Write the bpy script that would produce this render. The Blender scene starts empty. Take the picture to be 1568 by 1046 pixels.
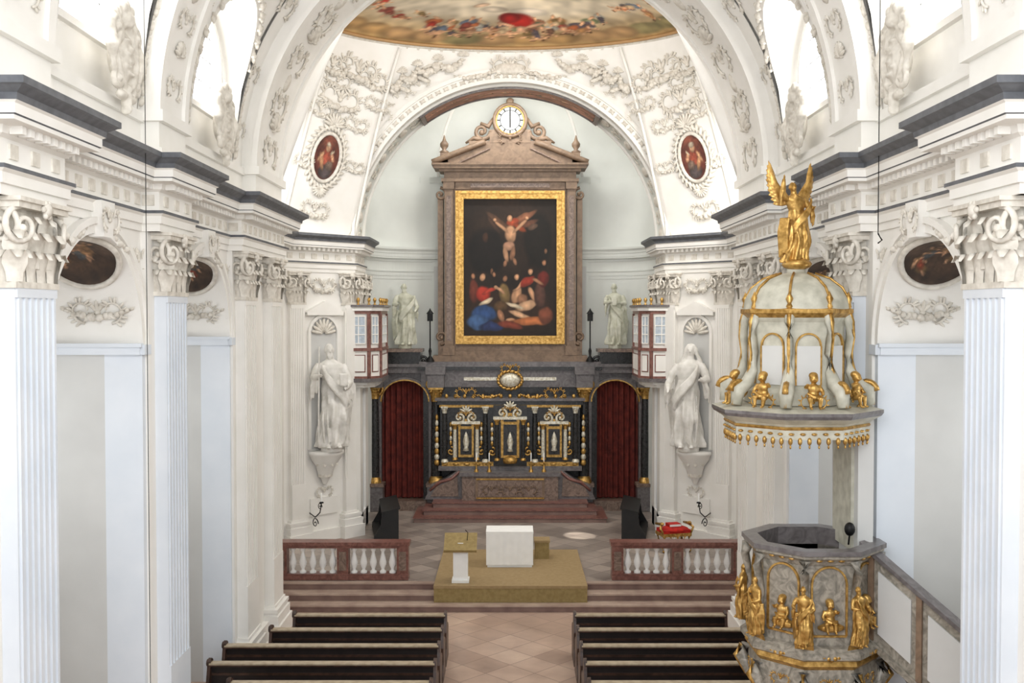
import bpy, math, random
import numpy as np
from mathutils import Matrix, Vector
pi=math.pi
random.seed(3)
# ------------------------------------------------------------ materials
def lin(c):
    return tuple((x/12.92 if x<=0.04045 else ((x+0.055)/1.055)**2.4) for x in c)
def mat(name,c,rough=0.6,metal=0.0,c2=None,scale=4.0,bump=0.0,detail=4,emit=0,distort=0.0):
    m=bpy.data.materials.new(name); m.use_nodes=True
    nt=m.node_tree; b=nt.nodes['Principled BSDF']
    b.inputs['Roughness'].default_value=rough
    b.inputs['Metallic'].default_value=metal
    c=lin(c)
    if c2 is None: c2l=tuple(x*0.9 for x in c)
    else: c2l=lin(c2)
    tc=nt.nodes.new('ShaderNodeTexCoord')
    n=nt.nodes.new('ShaderNodeTexNoise'); n.inputs['Scale'].default_value=scale
    n.inputs['Detail'].default_value=detail; n.inputs['Distortion'].default_value=distort
    nt.links.new(tc.outputs['Object'],n.inputs['Vector'])
    r=nt.nodes.new('ShaderNodeValToRGB')
    r.color_ramp.elements[0].position=0.35; r.color_ramp.elements[1].position=0.65
    r.color_ramp.elements[0].color=(*c2l,1); r.color_ramp.elements[1].color=(*c,1)
    nt.links.new(n.outputs['Fac'],r.inputs['Fac'])
    nt.links.new(r.outputs['Color'],b.inputs['Base Color'])
    if emit:
        b.inputs['Emission Color'].default_value=(*c,1); b.inputs['Emission Strength'].default_value=emit
    if bump:
        bp=nt.nodes.new('ShaderNodeBump'); bp.inputs['Strength'].default_value=bump; bp.inputs['Distance'].default_value=0.02
        nt.links.new(n.outputs['Fac'],bp.inputs['Height']); nt.links.new(bp.outputs['Normal'],b.inputs['Normal'])
    return m
def tilemat(name,c1,c2,mortar,size,rot=0.0,rough=0.4,offset=0.5,wx=1.0):
    m=bpy.data.materials.new(name); m.use_nodes=True; nt=m.node_tree; b=nt.nodes['Principled BSDF']
    b.inputs['Roughness'].default_value=rough
    tc=nt.nodes.new('ShaderNodeTexCoord'); mp=nt.nodes.new('ShaderNodeMapping')
    mp.inputs['Rotation'].default_value=(0,0,rot)
    nt.links.new(tc.outputs['Object'],mp.inputs['Vector'])
    br=nt.nodes.new('ShaderNodeTexBrick'); br.offset=offset
    br.inputs['Color1'].default_value=(*lin(c1),1); br.inputs['Color2'].default_value=(*lin(c2),1); br.inputs['Mortar'].default_value=(*lin(mortar),1)
    br.inputs['Scale'].default_value=1.0; br.inputs['Brick Width'].default_value=size*wx; br.inputs['Row Height'].default_value=size
    br.inputs['Mortar Size'].default_value=0.010
    nt.links.new(mp.outputs['Vector'],br.inputs['Vector'])
    n=nt.nodes.new('ShaderNodeTexNoise'); n.inputs['Scale'].default_value=1.3; n.inputs['Detail'].default_value=5
    nt.links.new(tc.outputs['Object'],n.inputs['Vector'])
    mx=nt.nodes.new('ShaderNodeMixRGB'); mx.blend_type='OVERLAY'; mx.inputs['Fac'].default_value=0.45
    nt.links.new(br.outputs['Color'],mx.inputs['Color1']); nt.links.new(n.outputs['Fac'],mx.inputs['Color2'])
    nt.links.new(mx.outputs['Color'],b.inputs['Base Color'])
    return m
WHITE=mat('white_plaster',(0.945,0.935,0.915),0.7,c2=(0.925,0.915,0.89),scale=2)
STUC=mat('stucco_relief',(0.90,0.88,0.84),0.65,c2=(0.80,0.775,0.73),scale=9,bump=0.25)
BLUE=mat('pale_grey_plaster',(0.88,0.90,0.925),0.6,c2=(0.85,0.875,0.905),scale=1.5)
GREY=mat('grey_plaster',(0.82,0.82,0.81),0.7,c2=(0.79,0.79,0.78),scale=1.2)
SLATE=mat('slate_moulding',(0.40,0.41,0.43),0.5,c2=(0.33,0.34,0.36),scale=8)
APSE=mat('apse_plaster',(0.87,0.88,0.86),0.7,c2=(0.84,0.85,0.83),scale=1.0)
REDM=mat('red_marble',(0.55,0.38,0.34),0.3,c2=(0.42,0.27,0.24),scale=6,distort=2)
BLACKM=mat('black_marble',(0.20,0.20,0.20),0.25,c2=(0.11,0.11,0.11),scale=7,distort=2)
GREYM=mat('grey_marble',(0.47,0.45,0.45),0.3,c2=(0.36,0.34,0.34),scale=5,distort=2)
BRNM=mat('brown_marble',(0.56,0.48,0.43),0.35,c2=(0.40,0.33,0.29),scale=5,distort=3)
PULM=mat('pulpit_marble',(0.66,0.63,0.58),0.35,c2=(0.47,0.45,0.41),scale=7,distort=2)
PALE=mat('canopy_cream',(0.80,0.79,0.73),0.45,c2=(0.68,0.67,0.61),scale=6)
GOLD=mat('gilding',(0.84,0.68,0.40),0.38,0.75,c2=(0.62,0.47,0.23),scale=14,bump=0.3)
SILV=mat('silver_ornament',(0.92,0.91,0.86),0.35,0.3,c2=(0.74,0.70,0.60),scale=18,bump=0.3)
WOOD=mat('walnut_frame',(0.54,0.45,0.37),0.5,c2=(0.44,0.36,0.29),scale=5,distort=1)
PEW=mat('pew_wood',(0.30,0.21,0.17),0.35,c2=(0.20,0.14,0.11),scale=6,distort=1)
LEDGE=mat('pew_ledge_sheen',(0.74,0.68,0.58),0.35,c2=(0.64,0.57,0.47),scale=9)  # pale ledge top: light reflected off the wood is put into the colour
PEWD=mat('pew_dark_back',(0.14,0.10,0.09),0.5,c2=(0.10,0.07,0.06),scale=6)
BLACK=mat('black_wood',(0.08,0.07,0.07),0.5,c2=(0.05,0.05,0.05),scale=6)
CURT=mat('curtain_red',(0.44,0.16,0.12),0.85,c2=(0.32,0.10,0.08),scale=5)
TAN=mat('tan_carpet',(0.63,0.54,0.39),0.9,c2=(0.59,0.50,0.35),scale=12)
OLIVE=mat('brass_cloth',(0.60,0.52,0.33),0.7,c2=(0.54,0.46,0.28),scale=12)
LINEN=mat('white_linen',(0.97,0.97,0.96),0.8,c2=(0.95,0.95,0.94),scale=5)
STATUE=mat('statue_white',(0.91,0.90,0.88),0.45,c2=(0.83,0.82,0.79),scale=6)
STATG=mat('statue_cream',(0.85,0.85,0.79),0.5,c2=(0.74,0.74,0.66),scale=6)
REDC=mat('red_velvet',(0.78,0.12,0.07),0.8,c2=(0.62,0.07,0.05),scale=10)
IRON=mat('iron',(0.12,0.12,0.12),0.5,0.6)
GLASSB=mat('bright_window_glass',(1,1,1),0.5,c2=(0.97,0.98,1),emit=7.0)
LEAD=mat('window_muntin',(0.75,0.76,0.76),0.5)
GLASSD=mat('leaded_glass',(0.76,0.80,0.84),0.15,c2=(0.66,0.70,0.74),scale=12)
CLOCKF=mat('clock_face',(0.80,0.81,0.81),0.5)
FLOORN=tilemat('nave_stone_tiles',(0.78,0.68,0.61),(0.69,0.59,0.53),(0.60,0.51,0.46),0.62,pi/4,0.3,0.0)
FLOORC=tilemat('chancel_stone_tiles',(0.67,0.62,0.58),(0.53,0.49,0.46),(0.46,0.42,0.40),0.5,pi/4,0.35,0.0)
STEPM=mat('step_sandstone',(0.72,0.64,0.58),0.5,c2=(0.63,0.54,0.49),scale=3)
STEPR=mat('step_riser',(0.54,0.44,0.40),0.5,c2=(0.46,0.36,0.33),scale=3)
RINGB=mat('ring_ochre',(.70,.55,.37),.5)
ml=bpy.data.materials.new('painted_canvas'); ml.use_nodes=True
_nt=ml.node_tree; _a=_nt.nodes.new('ShaderNodeAttribute'); _a.attribute_name='Col'
_nt.links.new(_a.outputs['Color'],_nt.nodes['Principled BSDF'].inputs['Base Color'])
_nt.nodes['Principled BSDF'].inputs['Roughness'].default_value=0.7
PAINT=ml
# ------------------------------------------------------------ mesh builder
def _sph(nu,nv):
    v=[];f=[]
    for j in range(1,nv):
        t=pi*j/nv
        for i in range(nu):
            a=2*pi*i/nu; v.append((math.sin(t)*math.cos(a),math.sin(t)*math.sin(a),math.cos(t)))
    top=len(v); v.append((0,0,1)); v.append((0,0,-1))
    for j in range(nv-2):
        for i in range(nu):
            k=(i+1)%nu; f.append((j*nu+i,(j+1)*nu+i,(j+1)*nu+k,j*nu+k))
    for i in range(nu):
        k=(i+1)%nu; f.append((top,i,k)); f.append((top+1,(nv-2)*nu+k,(nv-2)*nu+i))
    return np.array(v),f
SPH={}
def frame(o,U,V,W=(0,0,1)):
    M=np.eye(4); M[:3,0]=U; M[:3,1]=V; M[:3,2]=W; M[:3,3]=o; return M
def norm(v):
    v=np.array(v,float); return v/ (np.linalg.norm(v)+1e-9)
class MB:
    def __init__(s,*mats):
        s.V=[];s.F=[];s.MI=[];s.S=[];s.n=0;s.M=np.eye(4);s.mats=list(mats)
    def mi(s,m):
        if m not in s.mats: s.mats.append(m)
        return s.mats.index(m)
    def add(s,v,f,m,sm=True):
        v=np.asarray(v,float); v=v@s.M[:3,:3].T+s.M[:3,3]
        s.V.append(v); n=s.n
        s.F.extend([tuple(i+n for i in q) for q in f])
        if isinstance(m,list): s.MI.extend([s.mi(x) for x in m])
        else: s.MI.extend([s.mi(m)]*len(f))
        s.S.extend([sm]*len(f)); s.n+=len(v)
    def box(s,x0,x1,y0,y1,z0,z1,m,taper=0):
        t=taper
        v=[(x0,y0,z0),(x1,y0,z0),(x1,y1,z0),(x0,y1,z0),(x0+t,y0+t,z1),(x1-t,y0+t,z1),(x1-t,y1-t,z1),(x0+t,y1-t,z1)]
        s.add(v,[(3,2,1,0),(4,5,6,7),(0,1,5,4),(1,2,6,5),(2,3,7,6),(3,0,4,7)],m,False)
    def ell(s,c,r,m,rot=None,nu=8,nv=5):
        if (nu,nv) not in SPH: SPH[(nu,nv)]=_sph(nu,nv)
        v,f=SPH[(nu,nv)]; v=v*np.array(r)
        if rot is not None: v=v@np.array(rot).T
        s.add(v+np.array(c),f,m)
    def ellax(s,c,a,b,n,ra,rb,rn,m,nu=8,nv=5):
        R=np.array([a,b,n]).T
        s.ell(c,(ra,rb,rn),m,rot=R,nu=nu,nv=nv)
    def surf(s,fn,nu,nv,m,cu=False,sm=True):
        v=[];f=[]
        for i in range(nu+(0 if cu else 1)):
            for j in range(nv+1): v.append(fn(i/nu,j/nv))
        for i in range(nu):
            k=(i+1)%nu if cu else i+1
            for j in range(nv): f.append((i*(nv+1)+j,k*(nv+1)+j,k*(nv+1)+j+1,i*(nv+1)+j+1))
        s.add(v,f,m,sm)
    def lathe(s,prof,c,m,n=20,a0=0,a1=2*pi,sx=1,sy=1,sm=True):
        full=abs(a1-a0-2*pi)<1e-6
        v=[];f=[];k=len(prof); N=n if full else n+1
        for i in range(N):
            a=a0+(a1-a0)*i/n
            for r,z in prof: v.append((c[0]+r*sx*math.cos(a),c[1]+r*sy*math.sin(a),c[2]+z))
        for i in range(n):
            q=(i+1)%N
            for j in range(k-1): f.append((i*k+j,q*k+j,q*k+j+1,i*k+j+1))
        s.add(v,f,m,sm)
    def tube(s,pts,rad,m,n=6,flat=1.0,up=(0,0,1),cap=True):
        pts=[np.array(p,float) for p in pts]; K=len(pts)
        if not hasattr(rad,'__len__'): rad=[rad]*K
        v=[];f=[]; up=np.array(up,float)
        for i,p in enumerate(pts):
            t=norm(pts[min(i+1,K-1)]-pts[max(i-1,0)])
            a=np.cross(t,up)
            if np.linalg.norm(a)<0.1: a=np.cross(t,(0.0,1.0,0.1))
            a=norm(a); b=np.cross(a,t)
            for j in range(n):
                th=2*pi*j/n; v.append(p+rad[i]*(math.cos(th)*a+flat*math.sin(th)*b))
        for i in range(K-1):
            for j in range(n):
                q=(j+1)%n; f.append((i*n+j,i*n+q,(i+1)*n+q,(i+1)*n+j))
        if cap:
            f.append(tuple(range(n-1,-1,-1))); f.append(tuple((K-1)*n+j for j in range(n)))
        s.add(v,f,m)
    def prism(s,poly,O,U,V,N,d,m,sm=False):
        O=np.array(O,float);U=np.array(U,float);V=np.array(V,float);N=np.array(N,float)
        k=len(poly); v=[O+a*U+b*V for a,b in poly]+[O+a*U+b*V+d*N for a,b in poly]
        f=[tuple(range(k-1,-1,-1)),tuple(range(k,2*k))]+[(i,(i+1)%k,(i+1)%k+k,i+k) for i in range(k)]
        s.add(v,f,m,sm)
    def sweep(s,path,prof,m,closed=False,sm=False):
        P=[np.array(p,float) for p in path]; K=len(P); v=[];f=[];mm=[]; k=len(prof)
        for i in range(K):
            if closed: a=P[i]-P[i-1]; b=P[(i+1)%K]-P[i]
            else:
                a=P[i]-P[i-1] if i>0 else P[1]-P[0]; b=P[i+1]-P[i] if i<K-1 else a
            a=norm(a);b=norm(b); n1=np.array((-a[1],a[0])); n2=np.array((-b[1],b[0]))
            mt=(n1+n2)/max(0.3,1+n1@n2)
            for o,z in prof: v.append((P[i][0]+o*mt[0],P[i][1]+o*mt[1],z))
        for i in range(K if closed else K-1):
            q=(i+1)%K
            for j in range(k-1):
                f.append((i*k+j,q*k+j,q*k+j+1,i*k+j+1)); mm.append(m[j] if isinstance(m,list) else m)
        s.add(v,f,mm,sm)
    def arcband(s,c,r0,r1,t0,t1,m,plane='xz',a0=0,a1=pi,n=40,sz=1.0):
        v=[];f=[]
        for i in range(n+1):
            a=a0+(a1-a0)*i/n
            for r,t in ((r0,t0),(r1,t0),(r1,t1),(r0,t1)):
                h=r*math.cos(a); z=c[2]+r*sz*math.sin(a)
                v.append((c[0]+h,t,z) if plane=='xz' else (t,c[1]+h,z))
        for i in range(n):
            for j in range(4):
                q=(j+1)%4; f.append((i*4+j,(i+1)*4+j,(i+1)*4+q,i*4+q))
        f.append((0,1,2,3)); f.append((n*4+3,n*4+2,n*4+1,n*4))
        s.add(v,f,m,False)
    def leaf(s,b,out,up,h,w,curl,m):
        b=np.array(b,float);out=norm(out);up=norm(up);sd=np.cross(up,out)
        def fn(i,j):
            t=j; q=(i-0.5)*2
            ww=w*0.5*(0.55+0.6*math.sin(pi*min(1,t*0.95+0.05)))*(1-0.6*max(0,t-0.7)/0.3)*(1+0.12*math.cos(t*22))
            zz=h*(math.sin(min(t,0.85)/0.85*pi/2) if t<0.85 else 1-(t-0.85)*1.6)
            oo=curl*(t**2.2)+0.02*h*(1-q*q)+0.1*w*(1-abs(q))
            return b+sd*q*ww+up*zz+out*oo
        s.surf(fn,4,6,m)
    def spiral(s,O,U,V,N,r,turns,th,m,sgn=1,a0=0,n=22,lift=0.0):
        O=np.array(O,float);U=np.array(U,float);V=np.array(V,float);N=np.array(N,float)
        pts=[];rad=[]
        for i in range(n+1):
            t=i/n; a=a0+sgn*turns*2*pi*t; rr=r*(1-0.85*t)
            pts.append(O+U*rr*math.cos(a)+V*rr*math.sin(a)+N*lift*t); rad.append(th*(1-0.4*t))
        s.tube(pts,rad,m,6,up=N)
        s.ell(pts[-1],(th*1.3,)*3,m)
    def acanth(s,O,U,V,N,size,m,seed=0,n=9):
        O=np.array(O,float);U=norm(U);V=norm(V);N=norm(N)
        for sg in (-1,1):
            pts=[]
            for i in range(16):
                t=i/15; a=-pi/2+ (t*1.5*pi)
                rr=size*0.5*(1-0.7*t)
                pts.append(O+U*sg*(size*0.5+rr*math.cos(a+0.0))+V*(rr*math.sin(a)+0.1*size)+N*0.015)
            s.tube(pts,[size*0.06*(1-0.5*i/15) for i in range(16)],m,5,up=N)
            for i in range(n):
                k=int(1+i*13/n); p=pts[k]; d=norm(p-(O+U*sg*size*0.5+V*0.1*size)); tt=np.cross(N,d)
                dd=norm(d+tt*sg*0.6)
                s.ellax(p+dd*size*0.12,dd,np.cross(N,dd),N,size*0.15,size*0.055,size*0.05,m)
        for i in range(3):
            a=pi/2+(i-1)*0.6; d=U*math.cos(a)+V*math.sin(a)
            s.ellax(O+d*size*0.25,d,np.cross(N,d),N,size*0.26,size*0.08,size*0.06,m)
        s.ellax(O,U,V,N,size*0.12,size*0.12,size*0.09,m)
    def garland(s,A,B,N,sag,r,m,n=14,seed=0,down=(0,0,-1)):
        A=np.array(A,float);B=np.array(B,float);N=norm(N);R=random.Random(seed);down=np.array(down,float)
        for i in range(n):
            t=(i+0.5)/n; p=A+(B-A)*t+down*sag*4*t*(1-t)
            q=r*(0.6+0.7*math.sin(pi*t))
            s.ell(p+N*0.02+np.array([R.uniform(-1,1)*q*.4 for _ in range(3)]),(q,q,q*0.9),m,nu=6,nv=4)
            d=norm((B-A)+down*(1-2*t)*sag*4+np.array([0,0,R.uniform(-1,1)]))
            s.ellax(p+N*0.01,d,np.cross(N,d),N,q*1.9,q*0.5,q*0.5,m,nu=6,nv=4)
    def shell(s,O,U,V,N,r,m,k=9):
        O=np.array(O,float);U=norm(U);V=norm(V);N=norm(N)
        for i in range(k):
            a=pi*(i+.5)/k; d=U*math.cos(a)+V*math.sin(a)
            s.ellax(O+d*r*.55+N*.03,d,np.cross(N,d),N,r*.5,r*.13,r*.14,m)
        s.ellax(O,U,V,N,r*.22,r*.18,r*.2,m)
    def build(s,name,parent=None,remesh=0):
        me=bpy.data.meshes.new(name)
        me.from_pydata(np.vstack(s.V).tolist(),[],s.F)
        for m in s.mats: me.materials.append(m)
        me.polygons.foreach_set('material_index',s.MI); me.polygons.foreach_set('use_smooth',s.S)
        me.update()
        o=bpy.data.objects.new(name,me); bpy.context.scene.collection.objects.link(o)
        if parent: o.parent=parent
        if remesh:
            md=o.modifiers.new('fuse','REMESH'); md.mode='VOXEL'; md.voxel_size=remesh; md.use_smooth_shade=True
        return o
def empty(name):
    e=bpy.data.objects.new(name,None); bpy.context.scene.collection.objects.link(e); return e
MIR={1:np.eye(4),-1:np.diag([-1.,1,1,1])}
SN={1:'right',-1:'left'}
# ------------------------------------------------------------ painted surfaces (vertex colours)
def vnoise(u,v,sc,seed):
    R=np.random.RandomState(seed); g=R.rand(64,64)
    x=(u*sc)%62.9; y=(v*sc)%62.9; xi=x.astype(int); yi=y.astype(int); fx=x-xi; fy=y-yi
    fx=fx*fx*(3-2*fx); fy=fy*fy*(3-2*fy)
    a=g[xi,yi];b=g[xi+1,yi];c=g[xi,yi+1];d=g[xi+1,yi+1]
    return (a*(1-fx)+b*fx)*(1-fy)+(c*(1-fx)+d*fx)*fy
def canvas(u,v,bg,blobs,seed=1,asp=1.0,nz=0.35,edge=0.35,warp=.03):
    col=np.tile(np.array(bg,float),(len(u),1))
    w=vnoise(u,v,14,seed)-0.5; w2=vnoise(u,v,14,seed+5)-0.5
    uu=u+w*warp; vv=v+w2*warp
    for b in blobs:
        cx,cy,rx,ry,ang,c=b[:6]; al=b[6] if len(b)>6 else 1
        dx=(uu-cx); dy=(vv-cy)*asp; ca,sa=math.cos(ang),math.sin(ang)
        e=np.sqrt(((dx*ca+dy*sa)/rx)**2+((-dx*sa+dy*ca)/ry)**2)
        m=np.clip((1+edge/2-e)/edge,0,1)*al
        shade=1.12-0.35*np.clip(e,0,1)-0.12*np.clip((-dy)/max(rx,ry),-1,1)
        cc=np.array(c)[None,:]*shade[:,None]
        col=col*(1-m[:,None])+cc*m[:,None]
    n=(vnoise(u,v,40,seed+9)-0.5)*nz+(vnoise(u,v,10,seed+3)-0.5)*nz
    col=np.clip(col*(1+n[:,None]),0,1)
    return np.where(col<=0.04045,col/12.92,((col+0.055)/1.055)**2.4)
def painted(name,P,faces,cols,parent=None):
    me=bpy.data.meshes.new(name); me.from_pydata([tuple(p) for p in P],[],faces)
    ca=me.color_attributes.new('Col','FLOAT_COLOR','POINT')
    a=np.ones((len(P),4)); a[:,:3]=cols; ca.data.foreach_set('color',a.ravel())
    me.materials.append(PAINT); me.polygons.foreach_set('use_smooth',[True]*len(faces))
    o=bpy.data.objects.new(name,me); bpy.context.scene.collection.objects.link(o)
    if parent: o.parent=parent
    return o
def rectgrid(nu,nv,fn):
    U,V=np.meshgrid(np.linspace(0,1,nu+1),np.linspace(0,1,nv+1),indexing='ij'); u=U.ravel();v=V.ravel()
    P=[fn(a,b) for a,b in zip(u,v)]
    F=[(i*(nv+1)+j,(i+1)*(nv+1)+j,(i+1)*(nv+1)+j+1,i*(nv+1)+j+1) for i in range(nu) for j in range(nv)]
    return u,v,P,F
def disk(nr,na,fn):
    u=[0.5];v=[0.5];F=[]
    for r in range(1,nr+1):
        for a in range(na):
            u.append(0.5+0.5*r/nr*math.cos(2*pi*a/na)); v.append(0.5+0.5*r/nr*math.sin(2*pi*a/na))
    for a in range(na): F.append((0,1+a,1+(a+1)%na))
    for r in range(nr-1):
        for a in range(na):
            b=(a+1)%na; F.append((1+r*na+a,1+(r+1)*na+a,1+(r+1)*na+b,1+r*na+b))
    P=[fn(a,b) for a,b in zip(u,v)]
    return np.array(u),np.array(v),P,F
def rfig(R,x,y,s,cols,fl=(.86,.66,.50),up=1):
    a=R.uniform(-.7,.7); dx,dy=math.sin(a),math.cos(a)*up; c=R.choice(cols); c2=R.choice(cols)
    o=[(x-dx*s*.9,y-dy*s*.9,s*.75,s*.5,R.uniform(-.6,.6),c),(x-dx*s*.2,y-dy*s*.2,s*.42,s*.7,-a*up,c2)]
    o+=[(x+dx*s*.35,y+dy*s*.35,s*.30,s*.42,-a,fl if R.random()<.5 else c2)]
    for g in (-1,1):
        t=R.uniform(-.5,.9); o.append((x+g*s*.55+dx*s*.4,y+dy*s*.4+t*s*.3,s*.45,s*.12,g*t,fl))
    o.append((x+dx*s*1.0,y+dy*s*1.0,s*.22,s*.25,0,fl)); o.append((x+dx*s*1.12,y+dy*s*1.15,s*.2,s*.13,0,(.38,.25,.16)))
    o.append((x-dx*s*1.6,y-dy*s*1.5,s*.16,s*.5,R.uniform(-.5,.5),fl))
    return o
# ------------------------------------------------------------ figures
def figure(mb,h,m,seed=0,hands=((-.20,-.16,.60),(.17,-.18,.70)),lean=.03,beard=True,wings=False,hood=False,staff=None,book=None,folds=1.0,slim=1.0):
    R=random.Random(seed); ph=R.uniform(0,6); O=mb.M.copy(); mb.M=O@np.diag([h*slim,h*slim,h,1.])
    sec=[(0,0,0),(0.001,.165,.13),(.04,.17,.14),(.14,.155,.13),(.25,.145,.125),(.36,.135,.12),(.46,.135,.115),(.54,.138,.112),(.60,.118,.095),(.65,.108,.085),(.71,.128,.092),(.77,.142,.092),(.805,.135,.08),(.83,.085,.06),(.85,.045,.045),(.90,.036,.038),(.93,0,0)]
    K=len(sec)
    def fn(i,j):
        x=j*(K-1); k=min(int(x),K-2); t=x-k; z=sec[k][0]*(1-t)+sec[k+1][0]*t
        rx=sec[k][1]*(1-t)+sec[k+1][1]*t; ry=sec[k][2]*(1-t)+sec[k+1][2]*t
        a=2*pi*i; am=folds*max(0,1-z/.72)
        g=1+am*(.17*math.sin(7*a+ph+z*7)+.10*math.sin(12*a-ph*2-z*9))+.02*math.sin(5*a+z*40)
        knee=.05*math.exp(-((z-.3)/.12)**2)*max(0,math.cos(a+pi/2-.5)) if rx>0 else 0
        ox=lean*math.sin(z*4.2)
        return (ox+rx*g*math.cos(a),ry*g*math.sin(a)-knee,z)
    mb.surf(fn,44,48,m,cu=True)
    hx=lean*math.sin(.925*4.2)
    mb.ell((hx,-.004,.935),(.043,.05,.062),m,nu=16,nv=12)
    mb.ell((hx,-.02,.905),(.03,.032,.03),m,nu=12,nv=8)
    mb.tube([(hx,-.052,.945),(hx,-.064,.925),(hx,-.05,.918)],[.006,.010,.006],m,6)
    for sg in (-1,1):
        mb.ell((hx+sg*.018,-.047,.95),(.013,.007,.005),m); mb.ell((hx+sg*.044,0,.932),(.006,.012,.016),m)
        mb.ell((hx+sg*.017,-.045,.942),(.007,.006,.005),m)
    mb.ell((hx,-.05,.906),(.013,.006,.005),m)
    for i in range(16):
        a=pi*(i/15)*1.3-.15*pi
        mb.ell((hx+.043*math.cos(a),.012+.03*math.sin(a),.955-.02*abs(math.cos(a))),(.016,.018,.026),m,nu=8,nv=6)
    mb.ell((hx,.012,.967),(.044,.046,.036),m,nu=12,nv=8)
    if beard:
        for i in range(5): mb.ell((hx+(i-2)*.012,-.042,.885-.012*(2-abs(i-2))),(.011,.014,.028),m,nu=6,nv=6)
    if hood:
        for i in range(15):
            a=-.1*pi+1.2*pi*i/14
            mb.tube([(hx+.02*math.cos(a),.0,.985),(hx+.058*math.cos(a),.012+.045*math.sin(a),.95),(hx+.066*math.cos(a),.015+.05*math.sin(a),.90),(hx+.10*math.cos(a),.02+.055*math.sin(a),.84),(hx*.7+.13*math.cos(a),.02+.06*math.sin(a),.77)],[.02,.017,.018,.022,.018],m,6)
    for sg,hd in zip((-1,1),hands):
        sh=np.array((sg*.125+lean*math.sin(3.3),0,.79)); hd=np.array(hd,float)
        mid=(sh+hd)/2+np.array((sg*.06,.03,-.07)) if hd[2]<.8 else (sh+hd)/2+np.array((sg*.04,0,-.04))
        mb.tube([sh,sh*.5+mid*.5+np.array((sg*.01,0,0)),mid,mid*.5+hd*.5,hd],[.046,.046,.042,.036,.022],m,10)
        for k in range(4):
            p=mid*.7+hd*.3+np.array((R.uniform(-.02,.02),R.uniform(-.01,.02),-.03)); mb.tube([p,p+(sg*.01*k,0,-.06),p+(sg*.012*k,.01,-.13-.02*k)],[.024,.022,.008],m,6)
        d=norm(hd-mid); mb.ellax(hd+d*.018,d,norm(np.cross(d,(0,1,.1))),norm(np.cross(d,np.cross(d,(0,1,.1)))),.026,.017,.010,m)
        sd=norm(np.cross(d,(0,1,.1)))
        for q in range(4):
            b=hd+d*.034+sd*(q-1.5)*.0085; L=(.026,.031,.029,.022)[q]
            mb.tube([b,b+d*L*.6,b+d*L+np.array((0,-.004,-.005))],[.0048,.0044,.0035],m,5)
        mb.tube([hd+sd*-.014+d*.01,hd-sd*.026+d*.024,hd-sd*.026+d*.036],[.0055,.005,.004],m,5)
    for k in range(4):
        pts=[]
        for i in range(11):
            t=i/10; z=.80-.36*t-.025*k
            pts.append((.14*(1-.05*k)*math.cos(pi*t*.95)*(1 if seed%2 else -1)+lean,-.085-.055*math.sin(pi*t)-.004*k,z))
        mb.tube(pts,[.015+.009*math.sin(pi*i/10) for i in range(11)],m,6)
    for k in range(6):
        sg=-1 if seed%2 else 1
        x=sg*(.125+.012*k); mb.tube([(x,-.05+.02*k,.56),(x+sg*.03,-.05+.02*k,.38),(x+sg*.01,-.03+.02*k,.16-.02*k)],[.018,.028,.010],m,6)
    for k in range(4):
        sg=1 if seed%2 else -1
        x=sg*(.10-.05*k); mb.tube([(x,-.10,.5),(x+sg*.02,-.145,.28),(x+sg*.0,-.13,.05)],[.010,.016,.012],m,6)
    for sg in (-1,1):
        mb.ell((sg*.06,-.14,.015),(.028,.055,.02),m,nu=8,nv=6)
        for q in range(4): mb.ell((sg*.06+(q-1.5)*.012,-.19,.01),(.007,.014,.008),m,nu=6,nv=4)
    if wings:
        for sg in (-1,1):
            mb.tube([(sg*.03,.06,.74),(sg*.14,.09,.86),(sg*.24,.10,1.0)],[.03,.035,.025],m,8)
            for L in range(3):
                for i in range(10):
                    t=i/9; a=1.25-1.35*t-.1*L; ln=(.34-.07*L)*(1-.35*t)
                    d=norm((sg*math.cos(a),.15,math.sin(a))); b=np.array((sg*(.06+.17*(1-t)),.09-.012*L,.76+.2*(1-t)))
                    side=norm(np.cross(d,(0,1,0)))
                    mb.ellax(b+d*ln*.5,d,side,np.cross(d,side),ln*.55,.030,.012,m,nu=8,nv=6)
    if staff: mb.tube([staff[0],staff[1]],.010,m,6)
    if book is not None:
        x,y,z=book; mb.box(x-.045,x+.045,y-.018,y+.018,z-.06,z+.06,m)
    mb.M=O
def small_putto(mb,c,h,m,s=1):
    O=mb.M.copy(); mb.M=O@frame(c,(1,0,0),(0,1,0))@np.diag([h,h,h,1.])
    mb.ell((0,0,.35),(.16,.14,.2),m,nu=12,nv=8); mb.ell((0,-.03,.52),(.17,.12,.14),m,nu=12,nv=8); mb.tube([(0,0,.55),(0,-.02,.7)],[.08,.06],m,8)
    mb.ell((0,-.03,.8),(.12,.13,.14),m,nu=12,nv=10)
    mb.ell((0,-.16,.78),(.02,.03,.02),m); mb.ell((0,.02,.87),(.13,.13,.1),m,nu=10,nv=6)
    for sg in (-1,1):
        mb.ell((sg*.06,-.13,.75),(.04,.03,.035),m)
        e=.62 if sg*s>0 else .36
        mb.tube([(sg*.14,0,.6),(sg*.23,-.08,.5+.5*(e-.5)),(sg*.22,-.16,e)],[.065,.055,.035],m,8)
        for q in range(4): mb.tube([(sg*(.19+.02*q),-.17,e),(sg*(.19+.02*q),-.21,e+.02)],[.014,.01],m,5)
        mb.tube([(sg*.08,-.03,.25),(sg*.14,-.2,.24),(sg*.12,-.22,.02)],[.095,.08,.045],m,8)
        mb.ell((sg*.12,-.27,0),(.04,.08,.035),m)
    mb.tube([(-.2,-.1,.4),(0,-.19,.28),(.2,-.08,.3),(.26,.05,.15)],[.03,.06,.05,.02],m,6)
    mb.M=O
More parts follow.
